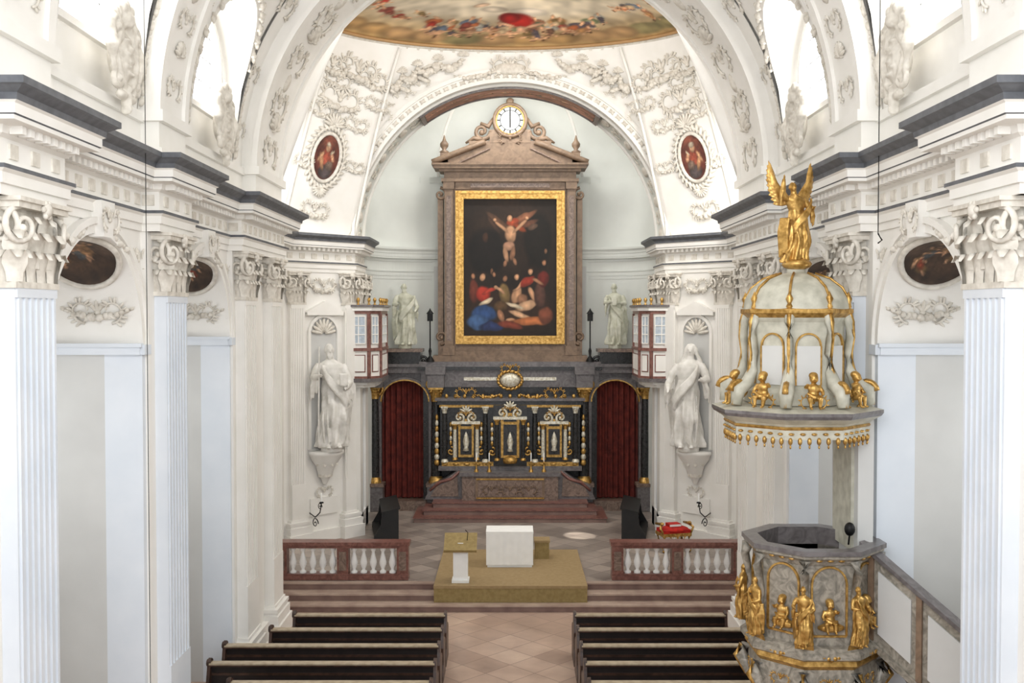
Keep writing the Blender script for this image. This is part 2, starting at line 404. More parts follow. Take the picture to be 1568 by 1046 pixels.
# ------------------------------------------------------------ capital & pilaster
def capital(mb,w,dep,z0,z1,m):
    H=z1-z0
    mb.box(-w/2+.01,w/2-.01,0,dep-.01,z0,z1-.1*H,m)
    mb.box(-w/2-.03,w/2+.03,0,dep+.03,z0-.03,z0+.03,m)
    def row(zb,h,n,curl):
        for i in range(n):
            u=-w/2+w*(i+.5)/n
            mb.leaf((u,dep,zb),(0,1,0),(0,0,1),h,w/n*1.05,curl,m)
        for sg in (-1,1):
            mb.leaf((sg*w/2,dep*.5,zb),(sg,0,0),(0,0,1),h,max(.16,dep*.9),curl,m)
            mb.leaf((sg*w/2,dep,zb),(sg,1,0),(0,0,1),h,.2,curl*1.2,m)
    row(z0+.03,H*.36,4,.10); row(z0+.2*H,H*.42,3,.14)
    for u in (-w*.17,w*.17): mb.leaf((u,dep,z0+.45*H),(0,1,0),(0,0,1),H*.35,w*.25,.12,m)
    r=.2*H+.03
    for sg in (-1,1):
        N=norm((sg*.5,1,0)) ; U=norm((sg*1.0,-.5,0))
        mb.spiral((sg*(w/2-.0),dep+.06,z1-.12*H-r*.9),U*sg*1.0,(0,0,1),N,r,1.4,.035,m,sgn=-sg if sg>0 else 1,a0=pi/2,lift=.05)
        mb.spiral((sg*(w/2+.06),dep*.6,z1-.12*H-r*.9),(0,1,0),(0,0,1),(sg,0,0),r*.9,1.4,.032,m,sgn=-1,a0=pi/2,lift=.04)
    mb.box(-w/2-.10,w/2+.10,0,dep+.10,z1-.12*H,z1-.05*H,m); mb.box(-w/2-.13,w/2+.13,0,dep+.13,z1-.05*H,z1,m)
    mb.ell((0,dep+.12,z1-.1*H),(.08,.05,.08),m)
    for i in range(6): a=i*pi/3; mb.ell((.07*math.cos(a),dep+.12,z1-.1*H+.07*math.sin(a)),(.035,.03,.035),m,nu=6,nv=4)
def pilaster(mb,w,dep,z0,m=WHITE,zc0=6.68,zc1=7.5,flutes=True,ms=None):
    ms=ms or m
    mb.box(-w/2-.16,w/2+.16,0,dep+.17,z0,z0+.32,m)
    mb.box(-w/2-.12,w/2+.12,0,dep+.13,z0+.32,z0+.42,m,0)
    for k,(e,za,zb) in enumerate(((.13,.42,.5),(.09,.5,.56),(.11,.56,.63),(.05,.63,.69))):
        mb.box(-w/2-e,w/2+e,0,dep+e,z0+za,z0+zb,m)
    mb.box(-w/2,w/2,0,dep,z0+.69,zc0,ms)
    if flutes:
        n=6
        for i in range(n+1):
            u=-w/2+.06+(w-.12)*i/n
            mb.box(u-.022,u+.022,dep-.01,dep+.022,z0+1.6,zc0-.12,ms)
        mb.box(-w/2+.005,w/2-.005,dep-.01,dep+.024,zc0-.12,zc0,ms); mb.box(-w/2+.005,w/2-.005,dep-.01,dep+.024,z0+.69,z0+1.6,ms)
    capital(mb,w,dep,zc0,zc1,STUC)
# ------------------------------------------------------------ dimensions
ARC=[12.03,16.2]; AR=1.36; ZS=6.0
WIN=[12.25,16.85]
YN=20.9; YC=27.4; CY=24.2
ZF=0.45
PIL=[(9.55,10.4),(13.75,14.6),(17.8,18.6),(19.8,20.6)]
# ------------------------------------------------------------ floor
fl=MB(); fl.box(-8,8,-5,21.9,-.2,0,FLOORN); fl.build('floor')
fl=MB(); fl.box(-6.6,6.6,22.45,32.6,-.2,ZF,FLOORC)
fl.build('floor_chancel')
st=MB()
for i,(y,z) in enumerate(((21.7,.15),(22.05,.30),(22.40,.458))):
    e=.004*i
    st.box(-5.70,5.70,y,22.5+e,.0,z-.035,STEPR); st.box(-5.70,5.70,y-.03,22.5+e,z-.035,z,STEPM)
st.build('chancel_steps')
st=MB()
for i,(y,z,hx) in enumerate(((28.9,.60,2.75),(29.25,.75,2.5),(29.6,.90,2.25))):
    st.box(-hx,hx,y,31.2-i*.01,ZF+.001,z-.03,STEPR); st.box(-hx-.03,hx+.03,y-.03,31.2-i*.01,z-.03,z,REDM)
st.build('altar_steps')
# ------------------------------------------------------------ arcade walls
for s in (1,-1):
    w=MB(); w.M=MIR[s]
    X=4.9; XO=7.6; ZT=8.62
    def quad(a,b,c,d,m): w.add([a,b,c,d],[(0,1,2,3)],m,False)
    prev=3.0
    for dc in ARC:
        quad((X,prev,0),(X,dc-AR,0),(X,dc-AR,ZT),(X,prev,ZT),WHITE)
        w.surf(lambda i,j:(X,dc-AR*math.cos(pi*i),(ZS+AR*math.sin(pi*i))*(1-j)+ZT*j),32,1,WHITE,sm=False)
        w.surf(lambda i,j:(X+(XO-X)*j,dc-AR*math.cos(pi*i),ZS+AR*math.sin(pi*i)),32,4,WHITE)
        for sg in (-1,1):
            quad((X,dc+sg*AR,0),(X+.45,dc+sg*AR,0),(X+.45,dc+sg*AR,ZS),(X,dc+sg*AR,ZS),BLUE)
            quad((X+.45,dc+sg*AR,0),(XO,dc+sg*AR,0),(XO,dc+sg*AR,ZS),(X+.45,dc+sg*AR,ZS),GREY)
            yy=dc+sg*AR
            a,b=(yy-.07,yy) if sg>0 else (yy,yy+.07)
            w.box(X-.04,XO,a,b,ZS-.13,ZS-.03,BLUE); w.box(X-.07,XO,a-(.03 if sg>0 else 0),b+(.03 if sg<0 else 0),ZS-.03,ZS+.02,BLUE)
            w.box(X-.05,X,yy-.0 if sg>0 else yy-.17,yy+.17 if sg>0 else yy,.0,ZS,BLUE)
            w.box(X-.10,X,yy-.04 if sg>0 else yy-.2,yy+.2 if sg>0 else yy+.04,ZS-.13,ZS,BLUE)
        quad((XO,dc-AR,0),(XO,dc+AR,0),(XO,dc+AR,8),(XO,dc-AR,8),WHITE)
        w.arcband((0,dc,ZS),AR,AR+.17,X-.06,X,WHITE,'yz')
        w.arcband((0,dc,ZS),AR+.11,AR+.19,X-.10,X,WHITE,'yz')
        w.prism([(-.13,0),(.13,0),(.2,.42),(-.2,.42)],(X-.16,dc,ZS+AR-.05),(0,1,0),(0,0,1),(1,0,0),.18,WHITE)
        w.acanth((X-.18,dc,ZS+AR+.15),(0,1,0),(0,0,1),(-1,0,0),.26,STUC)
        for sg in (-1,1):
            w.garland((X-.03,dc+sg*.25,ZS+AR+.12),(X-.03,dc+sg*1.25,ZS+AR-.18),(-1,0,0),.10,.045,STUC,n=10,seed=sg+3)
            w.acanth((X-.02,dc+sg*1.33,ZS+AR-.25),(0,1,0),(0,0,1),(-1,0,0),.28,STUC)
        a=.32; O=(X+.5,dc+(AR-.01)*math.cos(a),ZS+(AR-.01)*math.sin(a)); N=(0,-math.cos(a),-math.sin(a))
        V=(0,-math.sin(a),math.cos(a)); w.acanth(O,(1,0,0),V,N,.36,STUC)
        for t in range(9): w.ell(np.array(O)+np.array(((t-4)*.07,0,.12+.02*math.cos(t))),(.05,.04,.05),STUC,nu=6,nv=4)
        w.garland(np.array(O)+np.array((-.5,0,.08)),np.array(O)+np.array((.5,0,.08)),N,.14,.045,STUC,n=14)
        prev=dc+AR
    quad((X,prev,0),(X,YN,0),(X,YN,ZT),(X,prev,ZT),WHITE)
    quad((X,YN,0),(5.75,YN,0),(5.75,YN,ZT),(X,YN,ZT),WHITE)
    for a,b in ((9.3,10.62),(13.5,14.84),(17.62,20.78)):
        w.box(X-.09,X,a,b,0,7.5,WHITE)
        w.box(X-.2,X,a-.04,b+.04,0,.42,WHITE)
    for a,b in PIL:
        O=w.M.copy(); w.M=O@frame((X-.05,(a+b)/2,0),(0,1,0),(-1,0,0)); pilaster(w,b-a,.2,0,WHITE,ms=BLUE if a<17 else WHITE); w.M=O  # nearer shafts bluer: cool daylight tint put into their colour
    ww=w.build('wall_'+SN[s])
    for dc in ARC:
        fr=MB(); fr.M=MIR[s]
        def mp(u,v,dc=dc):
            a=1.06+(v-.5)*.92; return (4.9+.52+(u-.5)*1.04, dc+(AR-.03)*math.cos(a), ZS+(AR-.03)*math.sin(a))
        u,v,P,F=disk(22,60,mp)
        R=random.Random(int(dc*7)+s); bl=[(.5,.3,.5,.25,0,(.26,.19,.14)),(.5,.8,.4,.2,0,(.42,.34,.27))]
        for q in range(6): bl+=rfig(R,R.uniform(.22,.78),R.uniform(.3,.7),R.uniform(.09,.14),[(.55,.25,.16),(.42,.32,.2),(.3,.3,.3),(.6,.45,.3)],fl=(.72,.55,.42))
        cols=canvas(u,v,(.33,.26,.21),bl,seed=5)
        fr.tube([mp(.5+.5*math.cos(2*pi*i/40),.5+.5*math.sin(2*pi*i/40)) for i in range(41)],.04,STUC,6)
        ob=fr.build('medallion_painting',ww); PP=[(s*p[0],p[1],p[2]) for p in P]; painted('medallion_canvas',PP,F,cols,ob)
# ------------------------------------------------------------ crossing / chancel walls
CP=[(4.9,YN),(5.75,YN),(5.75,25.75),(4.2,YC)]
WC={}
for s in (1,-1):
    w=MB(); w.M=MIR[s]
    def quad(a,b,c,d,m): w.add([a,b,c,d],[(0,1,2,3)],m,False)
    for (x0,y0),(x1,y1) in zip(CP[1:],CP[2:]):
        quad((x0,y0,0),(x1,y1,0),(x1,y1,8.62),(x0,y0,8.62),WHITE)
    quad((4.2,YC,0),(4.2,29.2,0),(4.2,29.2,8.5),(4.2,YC,8.5),WHITE)
    quad((4.2,29.2,0),(4.4,29.2,0),(4.4,29.2,8.5),(4.2,29.2,8.5),WHITE)
    a=np.array((5.75,25.75)); b=np.array((4.2,YC)); U=norm(b-a); N=np.array((-U[1],U[0])); L=np.linalg.norm(b-a)
    U3=(U[0],U[1],0); N3=(N[0],N[1],0)
    def at(t): p=a+(b-a)*t; return (p[0],p[1],0)
    O=w.M.copy()
    w.M=O@frame(at(.16),U3,N3); pilaster(w,.44,.12,ZF,WHITE)
    w.M=O@frame(at(.90),U3,N3); pilaster(w,.36,.12,ZF,WHITE)
    w.M=O@frame(at(.54),U3,N3)
    w.box(-.50,-.42,0,.07,2.9,5.9,WHITE); w.box(.42,.50,0,.07,2.9,5.9,WHITE)
    w.arcband((0,0,5.9),.42,.50,0,.07,WHITE,'xz',n=20)
    w.surf(lambda i,j:(-.42+.84*i,.012,2.9+(3.0+math.sqrt(max(0,.42**2-(.84*(i-.5))**2)))*j),24,6,GREY,sm=False)  # flat panel, shade of the niche recess put into its darker grey
    for k in range(9):
        aa=pi*(k+.5)/9; d=np.array((math.cos(aa),0,math.sin(aa))); w.ellax(np.array((0,.05,5.9))+d*.22,d,np.cross((0,1,0),d),(0,1,0),.2,.05,.05,STUC)
    w.box(-.58,.58,0,.14,6.38,6.46,WHITE)
    w.prism([(-.62,6.46),(.62,6.46),(0,6.75)],(0,0,0),(1,0,0),(0,0,1),(0,1,0),.14,WHITE)
    w.acanth((0,.06,7.15),(1,0,0),(0,0,1),(0,1,0),.36,STUC); w.garland((-.45,.02,7.2),(.45,.02,7.2),(0,1,0),.2,.05,STUC)
    w.lathe([(.05,1.95),(.12,2.1),(.2,2.2),(.28,2.45),(.42,2.62),(.46,2.72),(.5,2.76),(.5,2.84),(.0,2.84)],(0,.06,0),WHITE,24,0,pi)
    for k in range(5):
        aa=pi*(k+.5)/5; w.leaf((.18*math.cos(aa),.06+.18*math.sin(aa),2.15),(math.cos(aa),math.sin(aa),0),(0,0,1),.4,.22,.16,STUC)
    w.acanth((0,.04,1.75),(1,0,0),(0,0,1),(0,1,0),.26,STUC)
    w.box(-.44,.44,0,.05,ZF+.7,1.6,WHITE)
    w.box(-1.12,1.02,0,.10,ZF,ZF+.3,WHITE)
    w.M=O
    w.M=O@frame((4.2,28.3,0),(0,1,0),(-1,0,0)); w.box(-.6,.6,0,.08,ZF,4.4,BLUE); w.box(-.65,.65,0,.14,ZF,ZF+.5,WHITE)
    for yy in (27.75,28.75):
        w.M=O@frame((4.2,yy,0),(0,1,0),(-1,0,0)); capital(w,.5,.14,6.68,7.5,STUC); w.box(-.25,.25,0,.14,ZF,6.68,WHITE)
    w.M=O
    WC[s]=w.build('wall_crossing_'+SN[s])
# ------------------------------------------------------------ entablature
prof=[(0,7.5),(.03,7.5),(.03,7.60),(.06,7.60),(.06,7.70),(.10,7.73),(.10,7.77),(.02,7.78),(.02,8.02),(.07,8.05),(.09,8.12),(.28,8.13),(.28,8.17),(.30,8.18),(.30,8.27),(.33,8.29),(.34,8.35),(.42,8.40),(.45,8.41),(.45,8.475),(.40,8.48),(-.3,8.50)]
pm=[WHITE]*(len(prof)-1)
for k in (5,12,15,16,17,18,19): pm[k]=SLATE
def ent_path():
    X=4.9; R=4.66; p=[(X,3)]
    for a,b in ((9.3,10.62),(13.5,14.84)):
        p+=[(X,a),(R,a),(R,b),(X,b)]
    p+=[(X,17.62),(R,17.62),(R,YN),(5.75,YN),(5.75,25.75),(4.2,YC),(4.2,29.2)]
    return p
EP=ent_path()
def dentils(mb,path,off,z0,z1,sp=.15,w=.075,d=.07,m=WHITE):
    for p,q in zip(path,path[1:]):
        p=np.array(p);q=np.array(q);L=np.linalg.norm(q-p)
        if L<.15: continue
        U=(q-p)/L;N=np.array((-U[1],U[0])); n=max(1,int(L/sp))
        O=mb.M.copy()
        for i in range(n):
            c=p+U*(i+.5)*L/n
            mb.M=O@frame((c[0]+N[0]*off,c[1]+N[1]*off,0),(U[0],U[1],0),(N[0],N[1],0)); mb.box(-w/2,w/2,0,d,z0,z1,m)
        mb.M=O
for s in (1,-1):
    e=MB(); e.M=MIR[s]; e.sweep(EP,prof,pm); dentils(e,EP,.08,8.05,8.125,d=.12)
    dentils(e,EP,.01,7.84,7.98,sp=.34,w=.16,d=.03,m=STUC)
    e.build('trim_%d'%(1 if s>0 else 2))
# ------------------------------------------------------------ nave vault and attic
RV=4.93; ZV=9.05; RR=4.70
vr=[(9.3,10.45),(13.6,14.75),(18.75,20.9)]
LH=1.25; ZL=10.35
v=MB()
def zl(y):
    for dc in WIN:
        if abs(y-dc)<LH: return ZL+math.sqrt(LH*LH-(y-dc)**2)
    return ZV
ysamp=sorted(set([3+i*.25 for i in range(72)]+[YN]+[dc+LH*k for dc in WIN for k in (-1,-.9999,-.97,-.9,-.8,-.65,-.5,-.33,-.16,0,.16,.33,.5,.65,.8,.9,.97,.9999,1)]))
ysamp=[y for y in ysamp if y<=YN]
NT=26; XW=5.08
for s in (1,-1):
    vv=[];ff=[]
    for y in ysamp:
        t0=math.asin(min(1,max(0,(zl(y)-ZV)/RV)))
        for j in range(NT+1):
            t=t0+(pi/2-t0)*j/NT; vv.append((s*RV*math.cos(t),y,ZV+RV*math.sin(t)))
    for i in range(len(ysamp)-1):
        for j in range(NT): a=i*(NT+1)+j; ff.append((a,a+NT+1,a+NT+2,a+1))
    v.add(vv,ff,WHITE)
    O=v.M; v.M=MIR[s]
    for dc in WIN:
        cols=[y for y in ysamp if abs(y-dc)<=LH+1e-6]
        v.surf(lambda i,j:((lambda y,z:((math.sqrt(max(0,RV*RV-(z-ZV)**2)))*(1-j)+XW*j,y,z))(*(lambda y:(y,ZL+math.sqrt(max(0,LH*LH-(y-dc)**2))))(cols[int(round(i*(len(cols)-1)))]))),len(cols)-1,2,WHITE)
        for sg in (-1,1):
            v.surf(lambda i,j:(math.sqrt(RV*RV-((ZL-ZV)*i)**2)*(1-j)+XW*j,dc+sg*LH,ZV+(ZL-ZV)*i),6,1,WHITE)
        v.surf(lambda i,j:(XW,dc-LH+2*LH*i,ZV*(1-j)+j*(ZL+math.sqrt(max(0,LH*LH-(2*LH*(i-.5))**2)))),24,3,WHITE,sm=False)
        v.add([(RV,dc-LH,ZV),(XW,dc-LH,ZV),(XW,dc+LH,ZV),(RV,dc+LH,ZV)],[(0,1,2,3)],WHITE,False)
        for k in range(17):
            a=pi*(k+.5)/17; y=dc+(LH+.1)*math.cos(a); z=ZL+(LH+.1)*math.sin(a)
            x=math.sqrt(RV*RV-(z-ZV)**2)-.02; d=norm((-.3*(z-ZV)/RV,-math.sin(a),math.cos(a)))
            n=norm((-x,0,-(z-ZV))); v.ellax((x,y,z),d,np.cross(n,d),n,.15,.05,.05,STUC)
            v.ellax((x-.01,y,z),np.cross(n,d),d,n,.1,.04,.05,STUC)
        # window jamb festoons
        for sg in (-1,1):
            for k in range(7):
                z=9.25+.2*k; x=math.sqrt(RV*RV-(z-ZV)**2)-.02; v.ellax((x,dc+sg*(LH+.12),z),(0,.5*sg,.86),(0,.86,-.5*sg),(-1,0,0),.11,.05,.05,STUC); v.ell((x-.02,dc+sg*(LH+.12),z+.1),(.05,.06,.06),STUC,nu=6,nv=4)
    v.add([(RV,3,8.4),(RV,YN,8.4),(RV,YN,ZV),(RV,3,ZV)],[(0,1,2,3)],WHITE,False)
    v.box(RV-.06,RV+.01,3,YN-.01,8.95,9.08,WHITE); v.box(RV-.05,RV+.01,3,YN-.01,8.49,8.62,WHITE)
    for a,b in vr:
        v.box(RR-.02,RV+.1,a+.02,b-.02,8.45,9.0,WHITE); v.box(RR-.10,RV,a-.06,b+.04,8.97,9.12,WHITE); v.box(RR-.08,RV,a-.05,b+.03,8.47,8.62,WHITE)
    v.M=O
for a,b in vr:
    v.arcband((0,0,ZV),RR,RV+.25,a,b,WHITE,'xz',n=60)
    v.arcband((0,0,ZV),RR-.05,RR+.05,a-.02,a+.14,WHITE,'xz',n=60); v.arcband((0,0,ZV),RR-.05,RR+.05,b-.14,b+.02,WHITE,'xz',n=60)
    for s in (1,-1):
        for k in range(14):
            t=.10+k*.10; c=(s*(RR-.01)*math.cos(t),(a+b)/2,ZV+(RR-.01)*math.sin(t)); N=(-s*math.cos(t),0,-math.sin(t)); V=(-s*math.sin(t),0,math.cos(t))
            if k%2==0: v.acanth(c,(0,1,0),V,N,.28 if b-a<1.5 else .50,STUC,n=7)
            elif k%4==1: v.shell(c,(0,1,0),V,N,.2 if b-a<1.5 else .34,STUC)
            else: v.ellax(c,(0,1,0),V,N,.14,.2,.05,STUC)
for s in (1,-1):
    for yy,t,sz in ((10.72,.62,.3),(10.8,.3,.2),(13.35,.62,.3),(15.3,.85,.3),(15.15,.62,.34),(18.35,.62,.4),(18.3,.9,.34),(15.2,.42,.22),(18.42,.35,.28),(16.85,.95,.45),(15.2,.2,.2),(18.42,.14,.26)):
        c=(s*(RV-.01)*math.cos(t),yy,ZV+(RV-.01)*math.sin(t)); N=(-s*math.cos(t),0,-math.sin(t)); V=(-s*math.sin(t),0,math.cos(t))
        v.acanth(c,(0,1,0),V,N,sz,STUC,n=8)
vault=v.build('ceiling_nave')
wi=0
for s in (1,-1):
    for dc in WIN:
        wi+=1; w=MB(); w.M=MIR[s]; X=XW-.02; r=.90; zb=9.80; zm=10.5
        w.surf(lambda i,j:(X,dc-r+2*r*i,zb*(1-j)+j*(zm+math.sqrt(max(0,r*r-(2*r*(i-.5))**2)))),24,2,GLASSB,sm=False)
        w.arcband((0,dc,zm),r,r+.09,X-.05,X,WHITE,'yz',n=24)
        for sg in (-1,1): w.box(X-.05,X,dc+sg*(r+.045)-.045,dc+sg*(r+.045)+.045,zb,zm,WHITE)
        w.box(X-.08,X,dc-r-.12,dc+r+.12,zb-.09,zb,WHITE)
        for q in (-.3,.3): w.box(X-.03,X-.01,dc+q-.012,dc+q+.012,zb,zm+.8,LEAD)
        for z in (10.2,10.6,11.0): w.box(X-.03,X-.01,dc-r*.85,dc+r*.85,z-.01,z+.01,LEAD)
        w.build('window_%d'%wi)
# cartouches
for s in (1,-1):
    for dc in (12.6,17.0):
        c=MB(STUC); c.M=MIR[s]@frame((RV-.07,dc,9.56),(0,1,0),(-1,0,0))@np.diag([.92,1.1,.88,1])
        c.ell((0,.06,0),(.30,.12,.40),STUC,nu=16,nv=12)
        c.tube([(.34*math.cos(2*pi*i/24),.12,.44*math.sin(2*pi*i/24)) for i in range(25)],.05,STUC,8)
        for sg in (-1,1):
            c.spiral((sg*.36,.12,.34),(sg,0,0),(0,0,1),(0,1,0),.2,1.3,.055,STUC,sgn=-1,a0=-pi/2)
            c.spiral((sg*.34,.12,-.34),(sg,0,0),(0,0,-1),(0,1,0),.18,1.3,.05,STUC,sgn=-1,a0=-pi/2)
            c.tube([(sg*.45,.1,.3),(sg*.52,.14,.05),(sg*.42,.12,-.25)],[.05,.08,.05],STUC,8)
            for k in range(5): c.ell((sg*(.12+.09*k),.1,.58-.05*k*k*.3),(.06,.05,.12),STUC,nu=8,nv=6)
            c.ell((sg*.16,.12,-.55),(.14,.06,.07),STUC)
            c.ell((sg*.12,.13,.66),(.07,.06,.09),STUC)
        c.ell((0,.14,.52),(.13,.09,.12),STUC); c.ell((0,.12,.68),(.07,.06,.12),STUC)
        for k in range(4): c.ell((0,.12,-.45-.09*k),(.1-.02*k,.07,.08),STUC)
        for k in range(6): c.ell((.05*((k%2)*2-1),.17,.22-.09*k),(.1,.03,.03),STUC)
        c.build('stucco_cartouche',vault,remesh=.018)
# ------------------------------------------------------------ crossing vault
RA,RB,ZR=4.75,3.0,13.45
def ringp(x,y):
    ph=math.atan2((y-CY)/3.25,x/5.75); return (RA*math.cos(ph),CY+RB*math.sin(ph),ZR)
B=[]
n=40
for i in range(n+1):
    x=-4.2*math.cos(pi*i/n); B.append((x,YC,8.5+4.38*math.sqrt(max(0,1-(x/4.2)**2))))
def lp(p,q,k): return [(p[0]+(q[0]-p[0])*i/k,p[1]+(q[1]-p[1])*i/k,p[2]+(q[2]-p[2])*i/k) for i in range(1,k+1)]
B+=lp((4.2,YC,8.5),(5.75,25.75,8.5),12)
for i in range(1,25):
    y=25.75-(25.75-YN)*i/24; B.append((5.75,y,8.5+3.4*math.sqrt(max(0,1-((y-(25.75+YN)/2)/((25.75-YN)/2))**2))))
B+=lp((5.75,YN,8.5),(RR,YN,ZV),6)
for i in range(1,n+1):
    x=RR*math.cos(pi*i/n); B.append((x,YN,ZV+RR*math.sin(pi*i/n)))
B+=lp((-RR,YN,ZV),(-5.75,YN,8.5),6)
for i in range(1,25):
    y=YN+(25.75-YN)*i/24; B.append((-5.75,y,8.5+3.4*math.sqrt(max(0,1-((y-(25.75+YN)/2)/((25.75-YN)/2))**2))))
B+=lp((-5.75,25.75,8.5),(-4.2,YC,8.5),12)[:-1]
def cv(b,t):
    r=ringp(b[0],b[1]); return (b[0]+(r[0]-b[0])*t,b[1]+(r[1]-b[1])*t,b[2]+(r[2]-b[2])*t+.35*math.sin(pi*t)*min(1,max(0,(ZR-b[2])/4)))
c=MB(); NB=len(B)
c.surf(lambda i,j:cv(B[int(round(i*NB))%NB],j),NB,14,WHITE,cu=True)
for s in (1,-1):
    c.surf(lambda i,j:(s*5.75,YN+(25.75-YN)*i,8.5+j*3.4*math.sqrt(max(0,1-(2*i-1)**2))),24,2,WHITE,sm=False)
c.surf(lambda i,j:(-4.2*math.cos(pi*i),YC+(29.2-YC)*j,8.43+4.2*math.sin(pi*i)),60,3,APSE)
c.surf(lambda i,j:(-4.2*math.cos(pi*i),YC,(8.43+4.2*math.sin(pi*i))*(1-j)+(8.5+4.38*math.sin(pi*i))*j),60,1,WHITE)
c.arcband((0,0,8.43),4.2,4.48,YC-.10,YC+.02,WHITE,'xz',n=70)
c.arcband((0,0,8.43),4.42,4.52,YC-.17,YC+.03,WHITE,'xz',n=70); c.arcband((0,0,8.43),4.17,4.24,YC-.14,YC+.05,WHITE,'xz',n=70)
for k in range(58):
    a=pi*(k+.5)/58; d=np.array((math.cos(a),0,math.sin(a))); p=np.array((0,YC-.11,8.43))+d*4.33; t=np.cross(d,(0,1,0))
    c.ellax(p,norm(t+d*.6),np.cross((0,1,0),norm(t+d*.6)),(0,1,0),.10,.035,.05,STUC,nu=6,nv=4); c.ellax(p,norm(t-d*.6),np.cross((0,1,0),norm(t-d*.6)),(0,1,0),.10,.035,.05,STUC,nu=6,nv=4)
for k in range(30):
    a=pi*(k+.5)/30
    if abs(a-pi/2)<.62: continue
    d=np.array((math.cos(a),0,math.sin(a))); p=np.array((0,28.2,8.43))+d*4.18; V=np.cross(d,(0,1,0))
    if k%2: c.acanth(p,(0,1,0),V,-d,.34,STUC,n=5)
    else: c.ellax(p,(0,1,0),V,d,.3,.16,.05,STUC)
for yy in (27.65,28.95): c.arcband((0,0,8.43),4.14,4.22,yy,yy+.08,WHITE,'xz',n=60)
c.acanth((0,YC-.15,13.0),(1,0,0),(0,0,1),(0,-1,0),.5,STUC); c.ell((0,YC-.12,12.95),(.45,.1,.16),STUC,nu=12,nv=6)
for sg in (-1,1): c.garland((sg*.3,YC-.15,12.95),(sg*1.5,YC-.13,12.75),(0,-1,0),.12,.06,STUC,n=12,seed=sg+9)
# festoons between arch and ring
def farp(x,t): return np.array(cv((x,YC,8.5+4.38*math.sqrt(max(0,1-(x/4.2)**2))),t))
for sg in (-1,1):
    xs=[1.4,2.2,2.9,3.45,3.9]
    for x0,x1 in zip(xs,xs[1:]):
        A=farp(sg*x0,.62)+(0,-.05,0); Bq=farp(sg*x1,.62)+(0,-.05,0)
        c.garland(A,Bq,(0,-.8,-.5),.22,.075,STUC,n=12,seed=int(x0*10)); c.shell(A+(0,-.03,.05),(1,0,0),(0,0,1),(0,-1,-.3),.17,STUC)
    for x0,t in ((2.6,.3),(3.3,.35),(3.75,.3)): c.acanth(farp(sg*x0,t)+(0,-.05,0),(1,0,-.6*sg),(.6*sg,0,1),(0,-1,-.3),.30,STUC)
def ring(k,z,r,m,nn=96): c.tube([((RA+k)*math.cos(2*pi*i/nn),CY+(RB+k)*math.sin(2*pi*i/nn),z) for i in range(nn+1)],r,m,6)
ring(0.02,ZR-.02,.07,STUC); ring(-.13,ZR-.02,.045,RINGB); ring(.2,ZR-.12,.05,STUC)
for k in range(90):
    a=2*pi*k/90; c.ell(((RA+.1)*math.cos(a),CY+(RB+.1)*math.sin(a),ZR-.08),(.075,.075,.05),STUC,nu=6,nv=4)
def pend(t_c,t,s):
    b=(5.75+(4.2-5.75)*t_c,25.75+(YC-25.75)*t_c,8.5); p=np.array(cv(b,t)); q=np.array(cv(b,t+.02)); b2=(b[0]-.05*1.55,b[1]+.05*1.65,8.5)
    r=np.array(cv(b2,t)); V=norm(q-p); U=norm(r-p); U=norm(U-V*(U@V)); N=np.cross(U,V)
    if N[1]>0: N=-N
    m=np.array((s,1,1)); return p*m,U*m,V*m,N*m
MED=[]
for s in (1,-1):
    p,U,V,N=pend(.36,.33,s); MED.append((p,U,V,N,s))
    for r_,th in ((1.0,.05),(1.24,.035)):
        c.tube([p+U*.42*r_*math.cos(2*pi*i/32)+V*.62*r_*math.sin(2*pi*i/32)+N*.06 for i in range(33)],th,STUC,6,up=N)
    for k in range(30):
        a=2*pi*k/30; d=norm(U*math.cos(a)*.62+V*math.sin(a)*.42); q=p+U*.56*math.cos(a)+V*.78*math.sin(a)+N*.04
        c.ellax(q,norm(d+.8*np.cross(N,d)),np.cross(N,norm(d+.8*np.cross(N,d))),N,.14,.045,.06,STUC)
    c.shell(p+V*.82+N*.05,U,V,N,.34,STUC); c.shell(p-V*.80+N*.05,U,-V,N,.24,STUC)
    for tt,t2,sz in ((.36,.62,.6),(.36,.10,.42),(.06,.3,.3),(.80,.3,.3),(.5,.80,.6),(.1,.8,.5),(.9,.62,.35),(.12,.55,.36),(.68,.50,.36),(.25,.72,.4),(.75,.75,.45)):
        p2,U2,V2,N2=pend(tt,t2,s); c.acanth(p2+N2*.03,U2,V2,N2,sz,STUC)
        c.garland(p2-U2*sz,p2+U2*sz,N2,sz*.4,sz*.13,STUC,n=10,seed=int(t2*50))
    # edge mouldings of pendentive
    for tc in (-.02,1.0):
        c.tube([pend(tc,t,s)[0]+pend(tc,t,s)[3]*.02 for t in np.linspace(0,.97,16)],.045,WHITE,6)
    for i,(xc,tt2) in enumerate(((-2.9,.45),(-3.6,.5),(-2.2,.5))):
        q=farp(s*-xc,tt2); c.ell(q+np.array((0,-.10,0)),(.12,.12,.14),STUC,nu=10,nv=8)
        for g in (-1,1):
            for k in range(4): c.ell(q+np.array((g*(.16+.07*k),-.07,.05-.03*k)),(.1,.04,.05),STUC,nu=6,nv=4)
cvt=c.build('ceiling_crossing')
